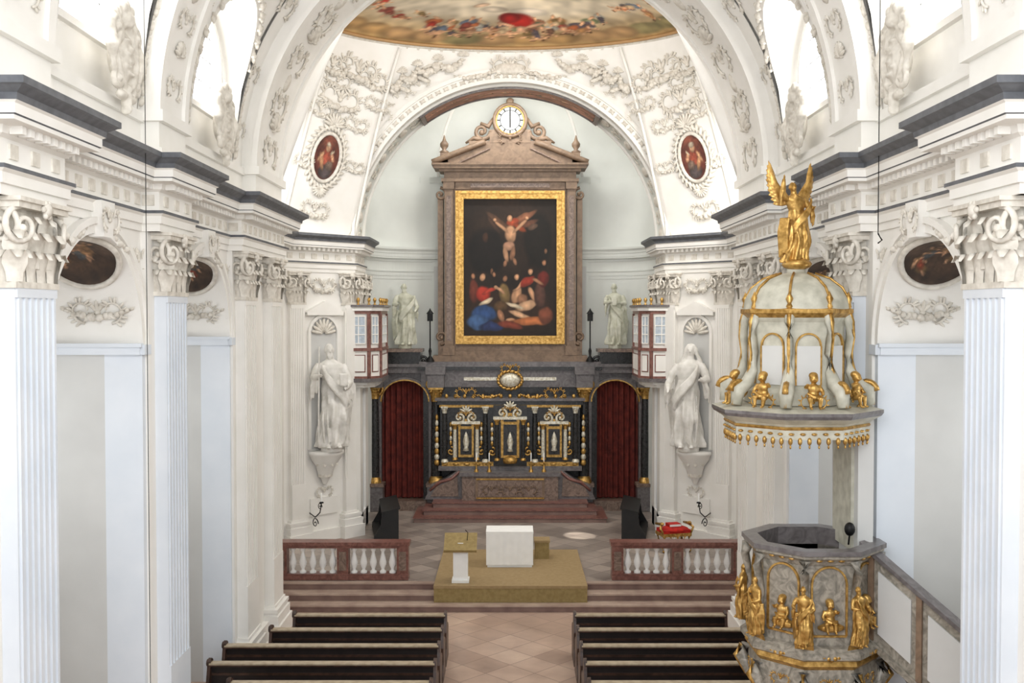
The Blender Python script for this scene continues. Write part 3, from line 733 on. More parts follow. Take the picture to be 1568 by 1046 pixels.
for p,U,V,N,s in MED:
    u,vv_,P,F=disk(18,44,lambda a,b:p+U*(a-.5)*.84+V*(b-.5)*1.24+N*.045)
    cols=canvas(u,vv_,(.36,.18,.14),[(.5,.85,.4,.2,0,(.45,.25,.19)),(.5,.42,.2,.28,0,(.56,.27,.20)),(.55,.2,.24,.14,0,(.30,.26,.26)),(.5,.70,.08,.085,0,(.80,.62,.48)),(.5,.77,.085,.05,0,(.65,.6,.52)),(.35,.4,.07,.2,.5,(.68,.5,.36)),(.65,.35,.13,.10,0,(.45,.37,.32)),(.30,.5,.05,.14,-.6,(.78,.6,.45)),(.72,.52,.05,.12,.7,(.76,.57,.44)),(.68,.62,.08,.03,.4,(.72,.66,.56))],seed=3+s)
    painted('pendentive_painting',P,F,cols,cvt)
def fre(u,v):
    x=(u-.5)*2; y=(v-.5)*2; r2=x*x+y*y; return (x*(RA-.1),CY+y*(RB-.1),ZR+.9*(1-r2))
u,v_,P,F=disk(100,340,fre)
FC=[(.66,.20,.14),(.76,.55,.34),(.50,.40,.24),(.45,.48,.34),(.84,.72,.56),(.46,.32,.24),(.62,.42,.30),(.58,.28,.22),(.72,.70,.64),(.34,.30,.32),(.76,.42,.24),(.40,.44,.50)]
R=random.Random(11)
bl=[(.5,.5,.42,.38,0,(.84,.78,.68))]
for k in range(30):
    a=2*pi*k/30; bl.append((.5+.455*math.cos(a),.5+.455*math.sin(a),.06,.03,a+pi/2,R.choice([(.64,.50,.32),(.54,.50,.34),(.70,.55,.38)]),.85))
for k in range(46):
    a=R.uniform(0,2*pi); 
    if 1.0<a<2.14: continue
    r=R.uniform(.34,.43); bl+=rfig(R,.5+r*math.cos(a),.5+r*math.sin(a),R.uniform(.02,.032),FC)
for k in range(24):
    a=1.0+1.14*k/23; r=.405+R.uniform(-.035,.03); bl+=rfig(R,.5+r*math.cos(a),.5+r*math.sin(a),R.uniform(.024,.036),FC)
for k in range(30):
    a=R.uniform(0,2*pi); r=R.uniform(.1,.30); s_=R.uniform(.02,.06); bl.append((.5+r*math.cos(a),.5+r*math.sin(a),s_,s_*.5,R.uniform(-.5,.5),R.choice([(.88,.82,.74),(.74,.68,.60),(.80,.66,.54)]),.8))
bl+=[(.525,.845,.040,.042,0,(.70,.14,.10)),(.50,.83,.03,.03,.4,(.58,.10,.08)),(.53,.895,.013,.018,0,(.86,.66,.52)),(.49,.87,.03,.008,.5,(.86,.66,.52)),(.57,.87,.03,.008,-.6,(.86,.66,.52))]
cols=canvas(u,v_,(.68,.56,.38),bl,seed=8,nz=.28,warp=.008,edge=.35)
painted('fresco_painting',P,F,cols,cvt)
def sof(u,v): a=pi/2+(.5-u)*1.2; r=4.13; return (r*math.cos(a),27.78+v*1.12,8.43+r*math.sin(a))
u,v_,P,F=rectgrid(160,24,sof)
R=random.Random(5); bl=[]
for k in range(14): bl+=rfig(R,.05+.9*k/13,.5+R.uniform(-.1,.1),.028,[(.6,.35,.28),(.5,.5,.46),(.85,.78,.68),(.45,.4,.4)],up=1)
cols=canvas(u,v_,(.68,.52,.45),bl,seed=2,asp=.28)
ar=MB()
for yy in (27.74,28.86): ar.arcband((0,0,8.43),4.10,4.16,yy,yy+.07,GREYM,'xz',a0=pi/2-.62,a1=pi/2+.62,n=30)
for sg in (-1,1):
    a=pi/2+sg*.62; ar.arcband((0,0,8.43),4.095,4.165,27.73,28.94,GREYM,'xz',a0=a-.015,a1=a+.015,n=2)
ob=ar.build('arch_painting_frame',cvt); painted('arch_soffit_painting',P,F,cols,ob)
# ------------------------------------------------------------ apse
def apx(i):
    a=pi*i; cx=math.cos(a); sx=math.sin(a); return (-4.3*math.copysign(abs(cx)**.55,cx), 29.2+2.75*abs(sx)**.55)
w=MB()
w.surf(lambda i,j:(*apx(i),10.6*j),80,1,APSE)
def dome(i,j):
    x,y=apx(i); t=j*pi/2; return (x*math.cos(t),29.2+(y-29.2)*math.cos(t),10.6+3.3*math.sin(t))
w.surf(dome,80,16,APSE)
def clos(i,j):
    a=pi*i; x=-4.2*math.cos(a); z0=8.43+4.2*math.sin(a); z1=10.6+3.3*math.sqrt(max(0,1-(x/4.3)**2)); return (x,29.19,z0*(1-j)+max(z0,z1)*j)
w.surf(clos,60,1,APSE)  # closing wall above the arch, added unseen to stop world light leaking in
w.box(-4.35,-4.15,29.15,29.25,8,10.7,APSE); w.box(4.15,4.35,29.15,29.25,8,10.7,APSE)
for sg in (-1,1):
    for xx in (2.25,3.05,3.75):
        yy=31.95-(0.0 if xx<3 else .02 if xx<3.5 else .15); w.box(sg*xx-.2,sg*xx+.2,yy-.12,yy+.1,4,10.6,APSE); w.box(sg*xx-.26,sg*xx+.26,yy-.16,yy+.1,10.5,10.68,APSE)
        w.box(sg*xx-.13,sg*xx+.13,yy-.14,yy,5.6,7.9,GREY)
        w.tube([(sg*xx*math.cos(t),29.2+(yy-.05-29.2)*math.cos(t),10.62+3.28*math.sin(t)) for t in np.linspace(0,1.4,12)],.06,WHITE,5)
w.build('wall_apse')
w=MB(); path=[apx(i/60) for i in range(61)][::-1]
w.sweep(path,[(o*.45,z*1.0) for o,z in prof],APSE); w.build('trim_3')
# ------------------------------------------------------------ oriel boxes
for s in (1,-1):
    o=MB(); o.M=MIR[s]
    poly=[(4.35,27.25),(3.78,27.25),(3.52,27.6),(3.52,29.0),(4.35,29.0)]
    def lay(z0,z1,e,m):
        P=[(x-(e if x<4.3 else 0),y-(e if y<28.9 else 0)) for x,y in poly]; o.prism(P,(0,0,z0),(1,0,0),(0,1,0),(0,0,1),z1-z0,m)
    lay(4.42,4.50,-.18,WHITE); lay(4.5,4.58,-.08,WHITE); lay(4.58,4.68,.05,GREYM); lay(4.68,5.42,0,WHITE); lay(5.42,5.50,.05,REDM); lay(5.50,6.42,-.03,WHITE)
    lay(6.42,6.50,.02,REDM); lay(6.5,6.6,.07,WHITE); lay(6.6,6.66,.12,GREYM)
    lay(4.68,4.74,.03,REDM)
    faces=[((4.35,27.25),(3.78,27.25)),((3.78,27.25),(3.52,27.6)),((3.52,27.6),(3.52,29.0))]
    O=o.M.copy()
    for p,q in faces:
        p=np.array(p);q=np.array(q);L=np.linalg.norm(q-p);U=(q-p)/L; N=np.array((-U[1],U[0]))
        if N@(np.array((4.2,28.3))-p)>0: N=-N
        o.M=O@frame(((p[0]+q[0])/2,(p[1]+q[1])/2,0),(U[0],U[1],0),(N[0],N[1],0))
        h=L/2
        for sg in (-1,1): o.box(sg*h-.035,sg*h+.035,-.05,.03,4.68,6.42,REDM)
        k=1 if L<1 else 2
        for i in range(k):
            a=-h+.08+(2*h-.16)*i/k+.02; b=-h+.08+(2*h-.16)*(i+1)/k-.02
            o.box(a,b,0,.02,4.85,5.32,REDM); o.box(a+.025,b-.025,0,.03,4.875,5.295,WHITE)
            o.box(a,b,-.03,-.0,5.62,6.35,GLASSD)
            for e in (a,b,(a+b)/2): o.box(e-.012,e+.012,-.03,.015,5.62,6.35,WHITE)
            for z in (5.62,5.86,6.1,6.35): o.box(a,b,-.03,.017,z-.012,z+.012,WHITE)
        for t in np.linspace(-h,h,3 if L<1 else 4):
            o.lathe([(0.001,6.86),(.03,6.84),(.05,6.79),(.03,6.74),(.02,6.7),(.05,6.66)],(t,0,0),GOLD,8)
    o.M=O
    o.build('choir_oriel',WC[s])
# ------------------------------------------------------------ column helper
def column(mb,x,y,z0,z1,r,ms,mc,n=16):
    mb.lathe([(r*1.45,z0),(r*1.45,z0+r*.5),(r*1.3,z0+r*.6),(r*1.35,z0+r*.9),(r*1.1,z0+r*1.1),(r,z0+r*1.3)],(x,y,0),mc,n)
    mb.lathe([(r,z0+r*1.3),(r*1.03,z0+(z1-z0)*.35),(r*.86,z1-r*2.6)],(x,y,0),ms,n)
    mb.lathe([(r*.95,z1-r*2.7),(r*1.0,z1-r*2.6),(r*.9,z1-r*2.4),(r*1.0,z1-r*1.5),(r*1.3,z1-r*.5)],(x,y,0),mc,n)
    for k in range(8):
        a=2*pi*k/8; d=(math.cos(a),math.sin(a),0); mb.leaf((x+r*.9*d[0],y+r*.9*d[1],z1-r*2.4),d,(0,0,1),r*1.3,r*.7,r*.45,mc)
    for k in range(4):
        a=pi/4+pi/2*k; mb.ell((x+r*1.35*math.cos(a),y+r*1.35*math.sin(a),z1-r*.7),(r*.35,)*3,mc,nu=6,nv=5)
    mb.box(x-r*1.4,x+r*1.4,y-r*1.4,y+r*1.4,z1-r*.4,z1,mc)
# ------------------------------------------------------------ high altar
alt=empty('high_altar')
YA=31.0
a=MB()
a.box(-2.0,2.0,YA,YA+.5,5.15,10.7,WOOD)
for sg in (-1,1):
    a.box(sg*1.86-.13,sg*1.86+.13,YA-.10,YA+.01,5.25,10.45,WOOD); a.box(sg*1.86-.18,sg*1.86+.18,YA-.14,YA+.01,5.16,5.45,WOOD)
    a.box(sg*1.86-.07,sg*1.86+.07,YA-.12,YA,5.6,10.0,BRNM)
    a.box(sg*1.86-.17,sg*1.86+.17,YA-.14,YA+.01,10.2,10.42,WOOD)
    a.box(sg*2.12-.08,sg*2.12+.08,YA+.02,YA+.4,5.15,10.0,WOOD)
    a.spiral((sg*2.12,YA-.0,5.7),(sg,0,0),(0,0,1),(0,-1,0),.22,1.2,.05,WOOD,sgn=-1,a0=-pi/2)
    a.spiral((sg*2.12,YA-.0,10.05),(sg,0,0),(0,0,-1),(0,-1,0),.2,1.2,.05,WOOD,sgn=-1,a0=-pi/2)
a.box(-1.66,1.66,YA-.06,YA+.01,10.2,10.42,WOOD)
a.box(-1.2,1.2,YA-.09,YA,10.25,10.37,BRNM)
for k,(hx,z0,z1,e) in enumerate(((2.08,10.42,10.52,.16),(2.0,10.52,10.72,.10),(2.14,10.72,10.8,.2),(2.3,10.8,10.9,.32),(2.36,10.9,10.96,.36))):
    a.box(-hx,hx,YA-e,YA+.5,z0,z1,WOOD)
pts=[(-2.36+ (2.36-.75)*t, 10.96+ .62*t) for t in (0,.1,.3,.5,.7,.85,1)]
poly=pts+[(-x,z) for x,z in pts[::-1]]
a.prism(poly,(0,YA+.45,0),(1,0,0),(0,0,1),(0,-1,0),.55,WOOD)
for sg in (-1,1):
    a.tube([(sg*x,YA-.15,z+.04) for x,z in pts],[.09]*len(pts),WOOD,8)
    a.tube([(sg*x*.82,YA-.12,z*1.0-.16) for x,z in pts[1:]],[.03]*(len(pts)-1),BRNM,6)
    a.box(sg*2.0-.12,sg*2.0+.12,YA-.1,YA+.14,10.96,11.3,WOOD); a.lathe([(.12,11.3),(.15,11.34),(.05,11.4),(.12,11.5),(.13,11.58),(.06,11.68),(.02,11.82),(.001,11.85)],(sg*2.0,YA+.02,0),WOOD,12)
a.box(-1.25,1.25,YA-.05,YA+.3,11.5,11.66,WOOD)
a.box(-.62,.62,YA-.06,YA+.25,11.6,12.0,WOOD)
O=a.M.copy(); a.M=frame((0,YA+.12,12.27),(1,0,0),(0,0,1),(0,-1,0))
a.lathe([(.001,0),(.54,0),(.54,.22),(.50,.28),(.44,.26),(.41,.2)],(0,0,0),WOOD,36)
a.lathe([(.44,.24),(.42,.27),(.395,.24)],(0,0,0),GOLD,36)
a.lathe([(.001,.215),(.41,.215)],(0,0,0),CLOCKF,36)
a.lathe([(.29,.218),(.30,.222),(.31,.218)],(0,0,0),BLACK,36)
for k in range(12):
    t=2*pi*k/12; U=(math.cos(t),math.sin(t),0); P=a.M.copy(); a.M=P@frame((0,0,0),U,(-U[1],U[0],0)); a.box(.31,.39,-.02,.02,.216,.224,BLACK); a.M=P
a.box(-.02,.02,-.05,.30,.225,.235,BLACK); a.box(-.02,.024,-.22,.03,.225,.232,BLACK)
a.M=O
for sg in (-1,1):
    a.spiral((sg*.85,YA,11.95),(sg,0,0),(0,0,1),(0,-1,0),.27,1.3,.07,WOOD,sgn=1,a0=pi)
    a.tube([(sg*.5,YA,12.35),(sg*.66,YA,12.1),(sg*.9,YA,12.2)],[.05,.08,.05],WOOD,8)
    a.tube([(sg*.85,YA,11.7),(sg*1.1,YA,11.75),(sg*1.35,YA,11.6)],[.09,.07,.03],WOOD,8)
a.ell((0,YA-.02,12.85),(.12,.1,.12),WOOD)
a.acanth((0,YA-.12,11.72),(1,0,0),(0,0,1),(0,-1,0),.34,WOOD)
zt,zb,xf=10.15,5.50,1.66
for w0,w1,d,e in ((0,.25,.10,0),(.02,.09,.15,.001),(.19,.24,.13,.001)):
    for sg in (-1,1): 
        xa,xb=sorted((sg*(xf-w0),sg*(xf-w1))); a.box(xa,xb,YA-d,YA,zb+w1,zt-w1,GOLD)
    a.box(-xf+w0,xf-w0,YA-d,YA,zt-w1,zt-w0,GOLD); a.box(-xf+w0,xf-w0,YA-d,YA,zb+w0,zb+w1,GOLD)
a.box(-2.35,2.35,YA-.12,YA+.5,4.97,5.15,WOOD); a.box(-2.1,2.1,YA-.08,YA+.49,5.15,5.3,WOOD)
a.box(-4.25,4.25,YA-.15,YA+.7,4.62,4.80,GREYM); a.box(-2.75,2.75,YA-.3,YA+.6,4.82,4.97,GREYM); a.box(-2.7,2.7,YA-.22,YA+.6,4.2,4.72,GREYM)
a.box(-2.78,2.78,YA-.34,YA,4.72,4.82,BLACKM)
a.box(-1.4,1.4,YA-.26,YA-.2,4.40,4.5,SILV)
a.ell((0,YA-.4,4.42),(.30,.10,.22),SILV,nu=14,nv=8)
for k in range(18):
    t=2*pi*k/18; d=np.array((math.cos(t),0,math.sin(t))); a.ellax(np.array((0,YA-.42,4.42))+d*np.array((.36,1,.27)),norm(np.cross((0,1,0),d)+.4*d),norm(np.cross((0,1,0),np.cross((0,1,0),d)+.4*d)),(0,1,0),.09,.045,.05,GOLD)
a.acanth((0,YA-.42,4.76),(1,0,0),(0,0,1),(0,-1,0),.28,GOLD)
a.box(-2.65,2.65,YA-.05,YA+.6,ZF,4.3,BLACKM)
for sg in (-1,1):
    hw=.72; zs=3.75
    O=a.M.copy(); a.M=np.diag([sg,1.,1,1])
    a.surf(lambda i,j:(3.2-hw*math.cos(pi*i),YA+.05,(zs+hw*.9*math.sin(pi*i))*(1-j)+4.65*j),24,1,GREYM,sm=False)
    a.box(2.3,3.2-hw,YA-.02,YA+.3,ZF,4.61,GREYM); a.box(3.2+hw,4.3,YA-.02,YA+.3,ZF,4.61,GREYM)
    a.arcband((3.2,0,zs),hw,hw+.10,YA-.12,YA+.06,GREYM,'xz',n=24,sz=.9); a.arcband((3.2,0,zs),hw-.01,hw+.03,YA-.16,YA+.05,GOLD,'xz',n=24,sz=.9)
    for x in (3.2-hw-.05,3.2+hw+.05): a.box(x-.05,x+.05,YA-.12,YA+.06,ZF+.3,zs,GREYM)
    a.box(2.3,4.3,YA-.35,YA+.29,ZF,ZF+.3,BRNM)
    for x,rr in ((2.24,.16),(4.1,.13)):
        a.box(x-.26,x+.26,YA-.5,YA-.03,ZF+.01,1.2,GREYM); a.box(x-.29,x+.29,YA-.53,YA-.03,1.2,1.3,BRNM)
        column(a,x,YA-.26,1.3,4.2,rr,BLACKM,GOLD); a.box(x-.25,x+.25,YA-.5,YA+.1,4.2,4.60,GREYM); a.box(x-.3,x+.3,YA-.56,YA+.1,4.60,4.83,GREYM)
    a.spiral((3.2+hw+.12,YA-.2,4.15),(1,0,0),(0,0,1),(0,-1,0),.2,1.2,.05,GOLD,sgn=-1,a0=-pi/2)
    a.spiral((3.2-hw-.08,YA-.2,4.3),(-1,0,0),(0,0,1),(0,-1,0),.16,1.2,.045,GOLD,sgn=-1,a0=-pi/2)
    a.box(2.72,3.72,YA-.2,YA+.5,4.8,5.3,BLACKM); a.box(2.66,3.78,YA-.26,YA+.5,4.81,4.9,GREYM); a.box(2.66,3.78,YA-.26,YA+.5,5.26,5.36,BRNM)
    a.spiral((2.62,YA-.1,5.0),(-1,0,0),(0,0,-1),(0,-1,0),.18,1.2,.05,BLACKM,sgn=1,a0=pi/2); a.spiral((3.86,YA-.1,5.0),(1,0,0),(0,0,-1),(0,-1,0),.18,1.2,.05,BLACKM,sgn=1,a0=pi/2)
    a.tube([(2.42,YA-.25,4.97),(2.42,YA-.25,6.3)],.02,IRON,6)
    a.box(2.34,2.50,YA-.33,YA-.17,6.2,6.42,IRON); a.lathe([(.12,6.42),(.04,6.52),(.001,6.6)],(2.42,YA-.25,0),IRON,8); a.lathe([(.13,4.97),(.1,5.05),(.03,5.15),(.05,5.3),(.02,5.4)],(2.42,YA-.25,0),IRON,8)
    a.M=O
YT=30.35
a.box(-2.1,2.1,YT+.1,YA,1.75,3.71,BLACKM)
a.box(-2.15,2.15,YT-.02,YA,1.72,1.86,GREYM); a.box(-2.05,2.05,YT,YA,1.86,1.98,GOLD)
a.box(-2.12,2.12,YT+.02,YA,3.62,3.7,GOLD); a.box(-2.18,2.18,YT-.04,YA,3.7,3.82,BLACKM); a.box(-2.24,2.24,YT-.1,YA,3.82,3.9,GREYM)
for cx,ww,zz in ((-1.32,.34,3.05),(1.32,.34,3.05),(0,.40,3.2)):
    ce=abs(cx)<.1; y=YT+.08-(.14 if ce else 0)
    if ce: a.box(-.5,.5,y,YT+.3,1.87,3.69,BLACKM)
    a.box(cx-ww*.68,cx+ww*.68,y-.04,y+.02,2.12,zz,GOLD); a.box(cx-ww*.5,cx+ww*.5,y-.06,y-.02,2.2,zz-.08,BLACKM)
    a.arcband((cx,0,zz-.02),ww*.5,ww*.72,y-.07,y,GOLD,'xz',n=16)
    a.lathe([(.001,2.3),(.1,2.32),(.06,2.42),(.1,2.6),(.05,2.8),(.001,2.9)],(cx,y-.06,0),SILV,10)
    for sg in (-1,1):
        column(a,cx+sg*ww*.98,y-.10,2.05,zz+.08,.06,SILV if not ce else BLACKM,GOLD,10)
        a.spiral((cx+sg*ww*.6,y-.1,zz+.26),(sg,0,0),(0,0,1),(0,-1,0),.17,1.2,.045,SILV,sgn=-1,a0=-pi/2)
        a.spiral((cx+sg*ww*1.35,y-.05,2.3),(sg,0,0),(0,0,-1),(0,-1,0),.14,1.2,.035,GOLD,sgn=-1,a0=-pi/2)
        for k in range(5): a.ell((cx+sg*(ww*1.35),y-.06,2.55+.14*k),(.05,.04,.08),SILV if k%2 else GOLD,nu=6,nv=5)
    a.box(cx-ww*1.25,cx+ww*1.25,y-.18,y,zz+.08,zz+.16,SILV)
    a.acanth((cx,y-.12,zz+.34),(1,0,0),(0,0,1),(0,-1,0),.24,GOLD)
    for k in range(7):
        t=pi*k/6; d=np.array((math.cos(t),0,math.sin(t))); a.ellax(np.array((cx,y-.1,zz+.42))+d*.12,d,np.cross((0,1,0),d),(0,1,0),.11,.035,.03,SILV)
for x in (-1.96,-.74,.74,1.96): column(a,x,YT+.0,1.98,3.65,.075,BLACKM,SILV,12)
for x in (-2.2,2.2): 
    for k in range(9): a.ell((x,YT+.1,1.95+.17*k),(.09-.005*k,.06,.10),SILV if k%2 else GOLD,nu=8,nv=5)
for x in np.linspace(-1.9,1.9,15):
    a.ell((x,YT-.06,3.96),(.06,.04,.07),GOLD,nu=6,nv=4)
for x in np.linspace(-1.95,1.95,13): a.ellax((x,YT-.03,1.92),(1,0,0),(0,0,1),(0,1,0),.10,.04,.03,GOLD)
for cx in (-1.32,1.32): a.acanth((cx,YT-.08,4.05),(1,0,0),(0,0,1),(0,-1,0),.3,GOLD)
for sg in (-1,1): a.garland((sg*.3,YT-.04,4.02),(sg*1.0,YT-.04,4.0),(0,-1,0),.1,.05,GOLD,n=9)
a.lathe([(.001,1.98),(.2,1.98),(.22,2.1),(.12,2.16),(.001,2.2)],(0,YT-.2,0),GOLD,14)
a.box(-1.5,1.5,29.85,YT+.3,1.62,1.74,GREYM); a.box(-1.42,1.42,29.92,YT+.3,.9,1.62,BRNM)
a.box(-1.02,1.02,29.88,29.93,.95,1.58,WOOD); a.box(-.94,.94,29.86,29.9,1.02,1.5,BRNM)
for x in (-.55,.0,.55): a.acanth((x,29.85,1.22),(1,0,0),(0,0,1),(0,-1,0),.26,WOOD,n=6)
for z in (.96,1.52): a.box(-1.0,1.0,29.85,29.9,z,z+.04,GOLD)
for sg in (-1,1):
    a.prism([(0,0),(1.15,0),(.95,.45),(.55,.6),(.2,.84),(0,.84)],(sg*1.40,30.20,.88),(sg,0,0),(0,0,1),(0,1,0),.5,GREYM)
    a.prism([(.12,.08),(.95,.08),(.8,.36),(.45,.5),(.15,.66)],(sg*1.42,30.17,.9),(sg,0,0),(0,0,1),(0,1,0),.05,BRNM)
    a.tube([(sg*1.5,30.2,1.72),(sg*1.75,30.2,1.5),(sg*2.1,30.2,1.4),(sg*2.4,30.2,1.15)],[.04,.05,.05,.04],REDM,8)
for x in (-1.0,-.62,.62,1.0):
    a.lathe([(.07,1.74),(.06,1.8),(.02,1.84),(.035,1.92),(.015,2.0),(.04,2.04),(.02,2.05)],(x,30.0,0),GOLD,10); a.lathe([(.016,2.05),(.016,2.3),(.001,2.31)],(x,30.0,0),LINEN,8)
a.build('altar_retable',alt)
for sg in (-1,1):
    k=MB(); 
    def cur(i,j):
        x=3.2-.72+1.44*i; zt_=3.75+.64*math.sin(math.acos(max(-1,min(1,(x-3.2)/.72)))); return (sg*x,YA+.12+.05*math.sin(i*pi*17)+.02*math.sin(i*23+j*4),.78*(1-j)+zt_*j)
    k.surf(cur,140,8,CURT); k.build('door_curtain',alt)
# altar painting
u,v_,P,F=rectgrid(150,220,lambda a_,b_:(-1.42+2.84*a_,YA-.03,5.74+4.16*b_))
A=1.47
FL=(.82,.62,.47); FD=(.66,.47,.35)
def head(x,y,s=.03,f=FL,hair=(.22,.14,.1)): return [(x,y+s*.35,s*1.15,s*1.2,0,hair),(x,y,s*.85,s*1.1,0,f)]
bl=[(.5,.8,.45,.3,0,(.21,.15,.11)),(.5,.55,.3,.3,0,(.17,.12,.09)),(.25,.62,.2,.25,0,(.09,.07,.06)),(.8,.7,.15,.3,0,(.10,.08,.06)),
(.37,.84,.16,.035,2.45,(.40,.28,.21)),(.33,.81,.12,.025,2.2,(.30,.21,.16)),(.64,.86,.16,.04,.55,(.55,.36,.26)),(.69,.82,.12,.03,.35,(.42,.27,.2)),
(.53,.83,.07,.04,.3,(.68,.30,.18)),(.60,.79,.08,.03,-.5,(.62,.28,.16)),
(.505,.745,.055,.085,.12,FL),(.49,.665,.06,.05,.1,(.80,.60,.48)),(.46,.60,.026,.085,.22,FL),(.53,.61,.026,.08,-.15,FD),(.45,.53,.018,.04,-.3,FD),(.55,.55,.018,.04,.2,FD),
(.41,.795,.09,.018,-.75,FL),(.60,.80,.10,.018,.70,FL),(.34,.85,.02,.018,0,FL),(.68,.86,.02,.018,0,FL)]+head(.50,.855,.034)+[
(.74,.80,.06,.03,.3,(.40,.30,.24)),(.24,.72,.03,.06,0,(.28,.18,.13)),(.30,.47,.02,.035,0,(.5,.35,.25)),
(.5,.18,.5,.24,0,(.21,.14,.10)),
(.11,.33,.05,.13,0,(.42,.20,.15))]+head(.11,.44,.026,FD)+[
(.21,.31,.075,.09,.1,(.70,.22,.16)),(.27,.33,.08,.022,.4,(.72,.25,.18)),(.22,.16,.14,.10,.2,(.22,.34,.54)),(.15,.10,.11,.08,0,(.30,.43,.62)),(.30,.07,.13,.05,0,(.18,.23,.40)),(.24,.25,.08,.025,.5,(.86,.78,.66))]+head(.21,.425,.034)+[(.34,.36,.02,.02,0,FL),
(.44,.31,.06,.11,.2,(.52,.42,.26)),(.40,.22,.07,.06,0,(.38,.28,.18)),(.39,.34,.07,.016,-.6,FL)]+head(.45,.42,.03,FD)+head(.33,.45,.024,FD)+[
(.57,.30,.05,.10,-.3,FL),(.63,.27,.06,.06,.3,FD),(.60,.37,.09,.018,.7,FL)]+head(.57,.425,.03)+[
(.69,.40,.09,.045,.6,(.64,.22,.15)),(.68,.22,.12,.05,.3,(.86,.68,.53)),(.60,.16,.12,.025,-.35,(.86,.68,.53)),(.50,.12,.05,.02,.2,FL),(.74,.30,.03,.09,.5,FL)]+head(.72,.475,.03)+[
(.82,.30,.06,.14,0,(.36,.24,.2)),(.86,.42,.06,.09,0,(.44,.15,.12)),(.80,.40,.07,.018,-.5,FD)]+head(.86,.54,.028,FD)+[(.88,.62,.02,.025,0,(.5,.36,.27)),
(.72,.11,.20,.045,0,(.74,.44,.26)),(.50,.08,.14,.04,-.2,(.52,.24,.17)),(.88,.15,.08,.09,0,(.5,.28,.2)),(.40,.15,.03,.07,.3,FD),(.55,.22,.10,.02,-.4,(.88,.8,.68)),(.62,.02,.4,.02,0,(.15,.1,.08))]
cols=canvas(u,v_,(.14,.105,.08),bl,seed=4,asp=A,nz=.22,edge=.28,warp=.018)*.86
painted('altarpiece_painting',P,F,cols,alt)
# ------------------------------------------------------------ statues
def stat(name,loc,h,face,m,vox,pl=.12,parent=None,**kw):
    s=MB(m); ca,sa=math.cos(face),math.sin(face); s.M=frame((loc[0],loc[1],loc[2]+pl),(ca,sa,0),(-sa,ca,0)); figure(s,h-pl,m,**kw)
    s.lathe([(0,-pl),(.24*h/2.4,-pl),(.24*h/2.4,-.02),(.2*h/2.4,.02),(0,.03)],(0,0,0),m,20)
    return s.build(name,parent,remesh=vox)
for s in (1,-1):
    a_=np.array((5.75,25.75)); b_=np.array((4.2,YC)); p=a_+(b_-a_)*.54; U=norm(b_-a_); N=np.array((-U[1],U[0])); p=p+N*.36
    if s<0: stat('niche_saint_statue',(-p[0],p[1],2.84),2.8,.35,STATUE,.020,parent=WC[s],seed=2,slim=.88,folds=1.3,hands=((-.16,-.17,.70),(.13,-.18,.58)),staff=((-.17,-.16,.05),(-.16,-.18,.98)),book=(.10,-.2,.66))
    else: stat('niche_saint_statue',(p[0],p[1],2.84),2.8,-.35,STATUE,.020,parent=WC[s],seed=5,slim=.88,folds=1.3,hands=((-.20,-.16,.56),(.16,-.16,.66)),hood=True,lean=-.03,beard=False)
stat('altar_saint_statue',(-3.2,YA-.02,5.36),1.98,.15,STATG,.015,parent=alt,seed=3,slim=.92,folds=1.2,hands=((-.14,-.18,.66),(.18,-.14,.56)))
stat('altar_saint_statue',(3.2,YA-.02,5.36),1.98,-.15,STATG,.015,parent=alt,seed=4,slim=.92,folds=1.2,hands=((-.08,-.18,.70),(.10,-.18,.68)),book=(0,-.2,.7))
# ------------------------------------------------------------ altar rail
for s in (1,-1):
    r=MB(); r.M=MIR[s]; y=22.75; z0=ZF+.008
    x0,x1=2.28,5.2
    r.box(x0,x1,y-.17,y+.17,z0,ZF+.10,REDM); r.box(x0,x1,y-.14,y+.14,ZF+.10,ZF+.14,REDM)
    r.box(x0-.03,x1,y-.18,y+.18,ZF+.78,ZF+.86,REDM); r.box(x0,x1,y-.14,y+.14,ZF+.72,ZF+.78,REDM)
    posts=[(x0,x0+.26),(3.62,3.88),(x1-.2,x1)]
    for a0,b0 in posts: r.box(a0+.003,b0-.003,y-.135,y+.135,ZF+.14,ZF+.72,REDM); r.box(a0+.05,b0-.05,y-.15,y-.13,ZF+.22,ZF+.64,BRNM)
    for (a0,b0),(a1,b1) in zip(posts,posts[1:]):
        n=5
        for i in range(n):
            x=b0+(a1-b0)*(i+.5)/n
            r.lathe([(.075,.14),(.075,.18),(.04,.2),(.035,.23),(.075,.32),(.082,.38),(.06,.48),(.035,.58),(.035,.62),(.065,.66),(.065,.72)],(x,y,ZF),LINEN,14)
    r.build('communion_rail')
# ------------------------------------------------------------ platform, altar, lectern
p=MB(); p.box(-1.66,1.68,21.88,25.3,.46,.52,TAN); p.box(-1.655,1.675,21.9,22.38,.152,.46,OLIVE)
p.build('carpeted_platform')
t=MB(); t.box(-.53,.51,23.5,24.12,.521,1.30,LINEN); t.box(-.56,.54,23.46,24.16,1.30,1.36,LINEN)
t.surf(lambda i,j:(-.555+1.09*i,23.462+.006*math.sin(i*40)*(1-j),.58+.76*j),60,2,LINEN)
t.build('celebration_altar')
l=MB(); l.box(-1.25,-.93,22.15,22.42,.58,1.32,LINEN); l.box(-1.28,-.90,22.10,22.46,.521,.58,LINEN)
l.M=frame((-1.09,22.28,1.38),(1,0,0),(0,.86,.5),(0,-.5,.86)); l.box(-.36,.36,-.30,.28,-.02,.03,OLIVE); l.box(-.36,.36,-.32,-.29,.0,.06,OLIVE); l.M=np.eye(4)
l.box(-1.15,-1.03,22.2,22.36,1.3,1.38,LINEN)
l.tube([(-.95,22.3,1.4),(-.93,22.25,1.6),(-.98,22.15,1.68)],.008,IRON,5)
l.build('lectern')
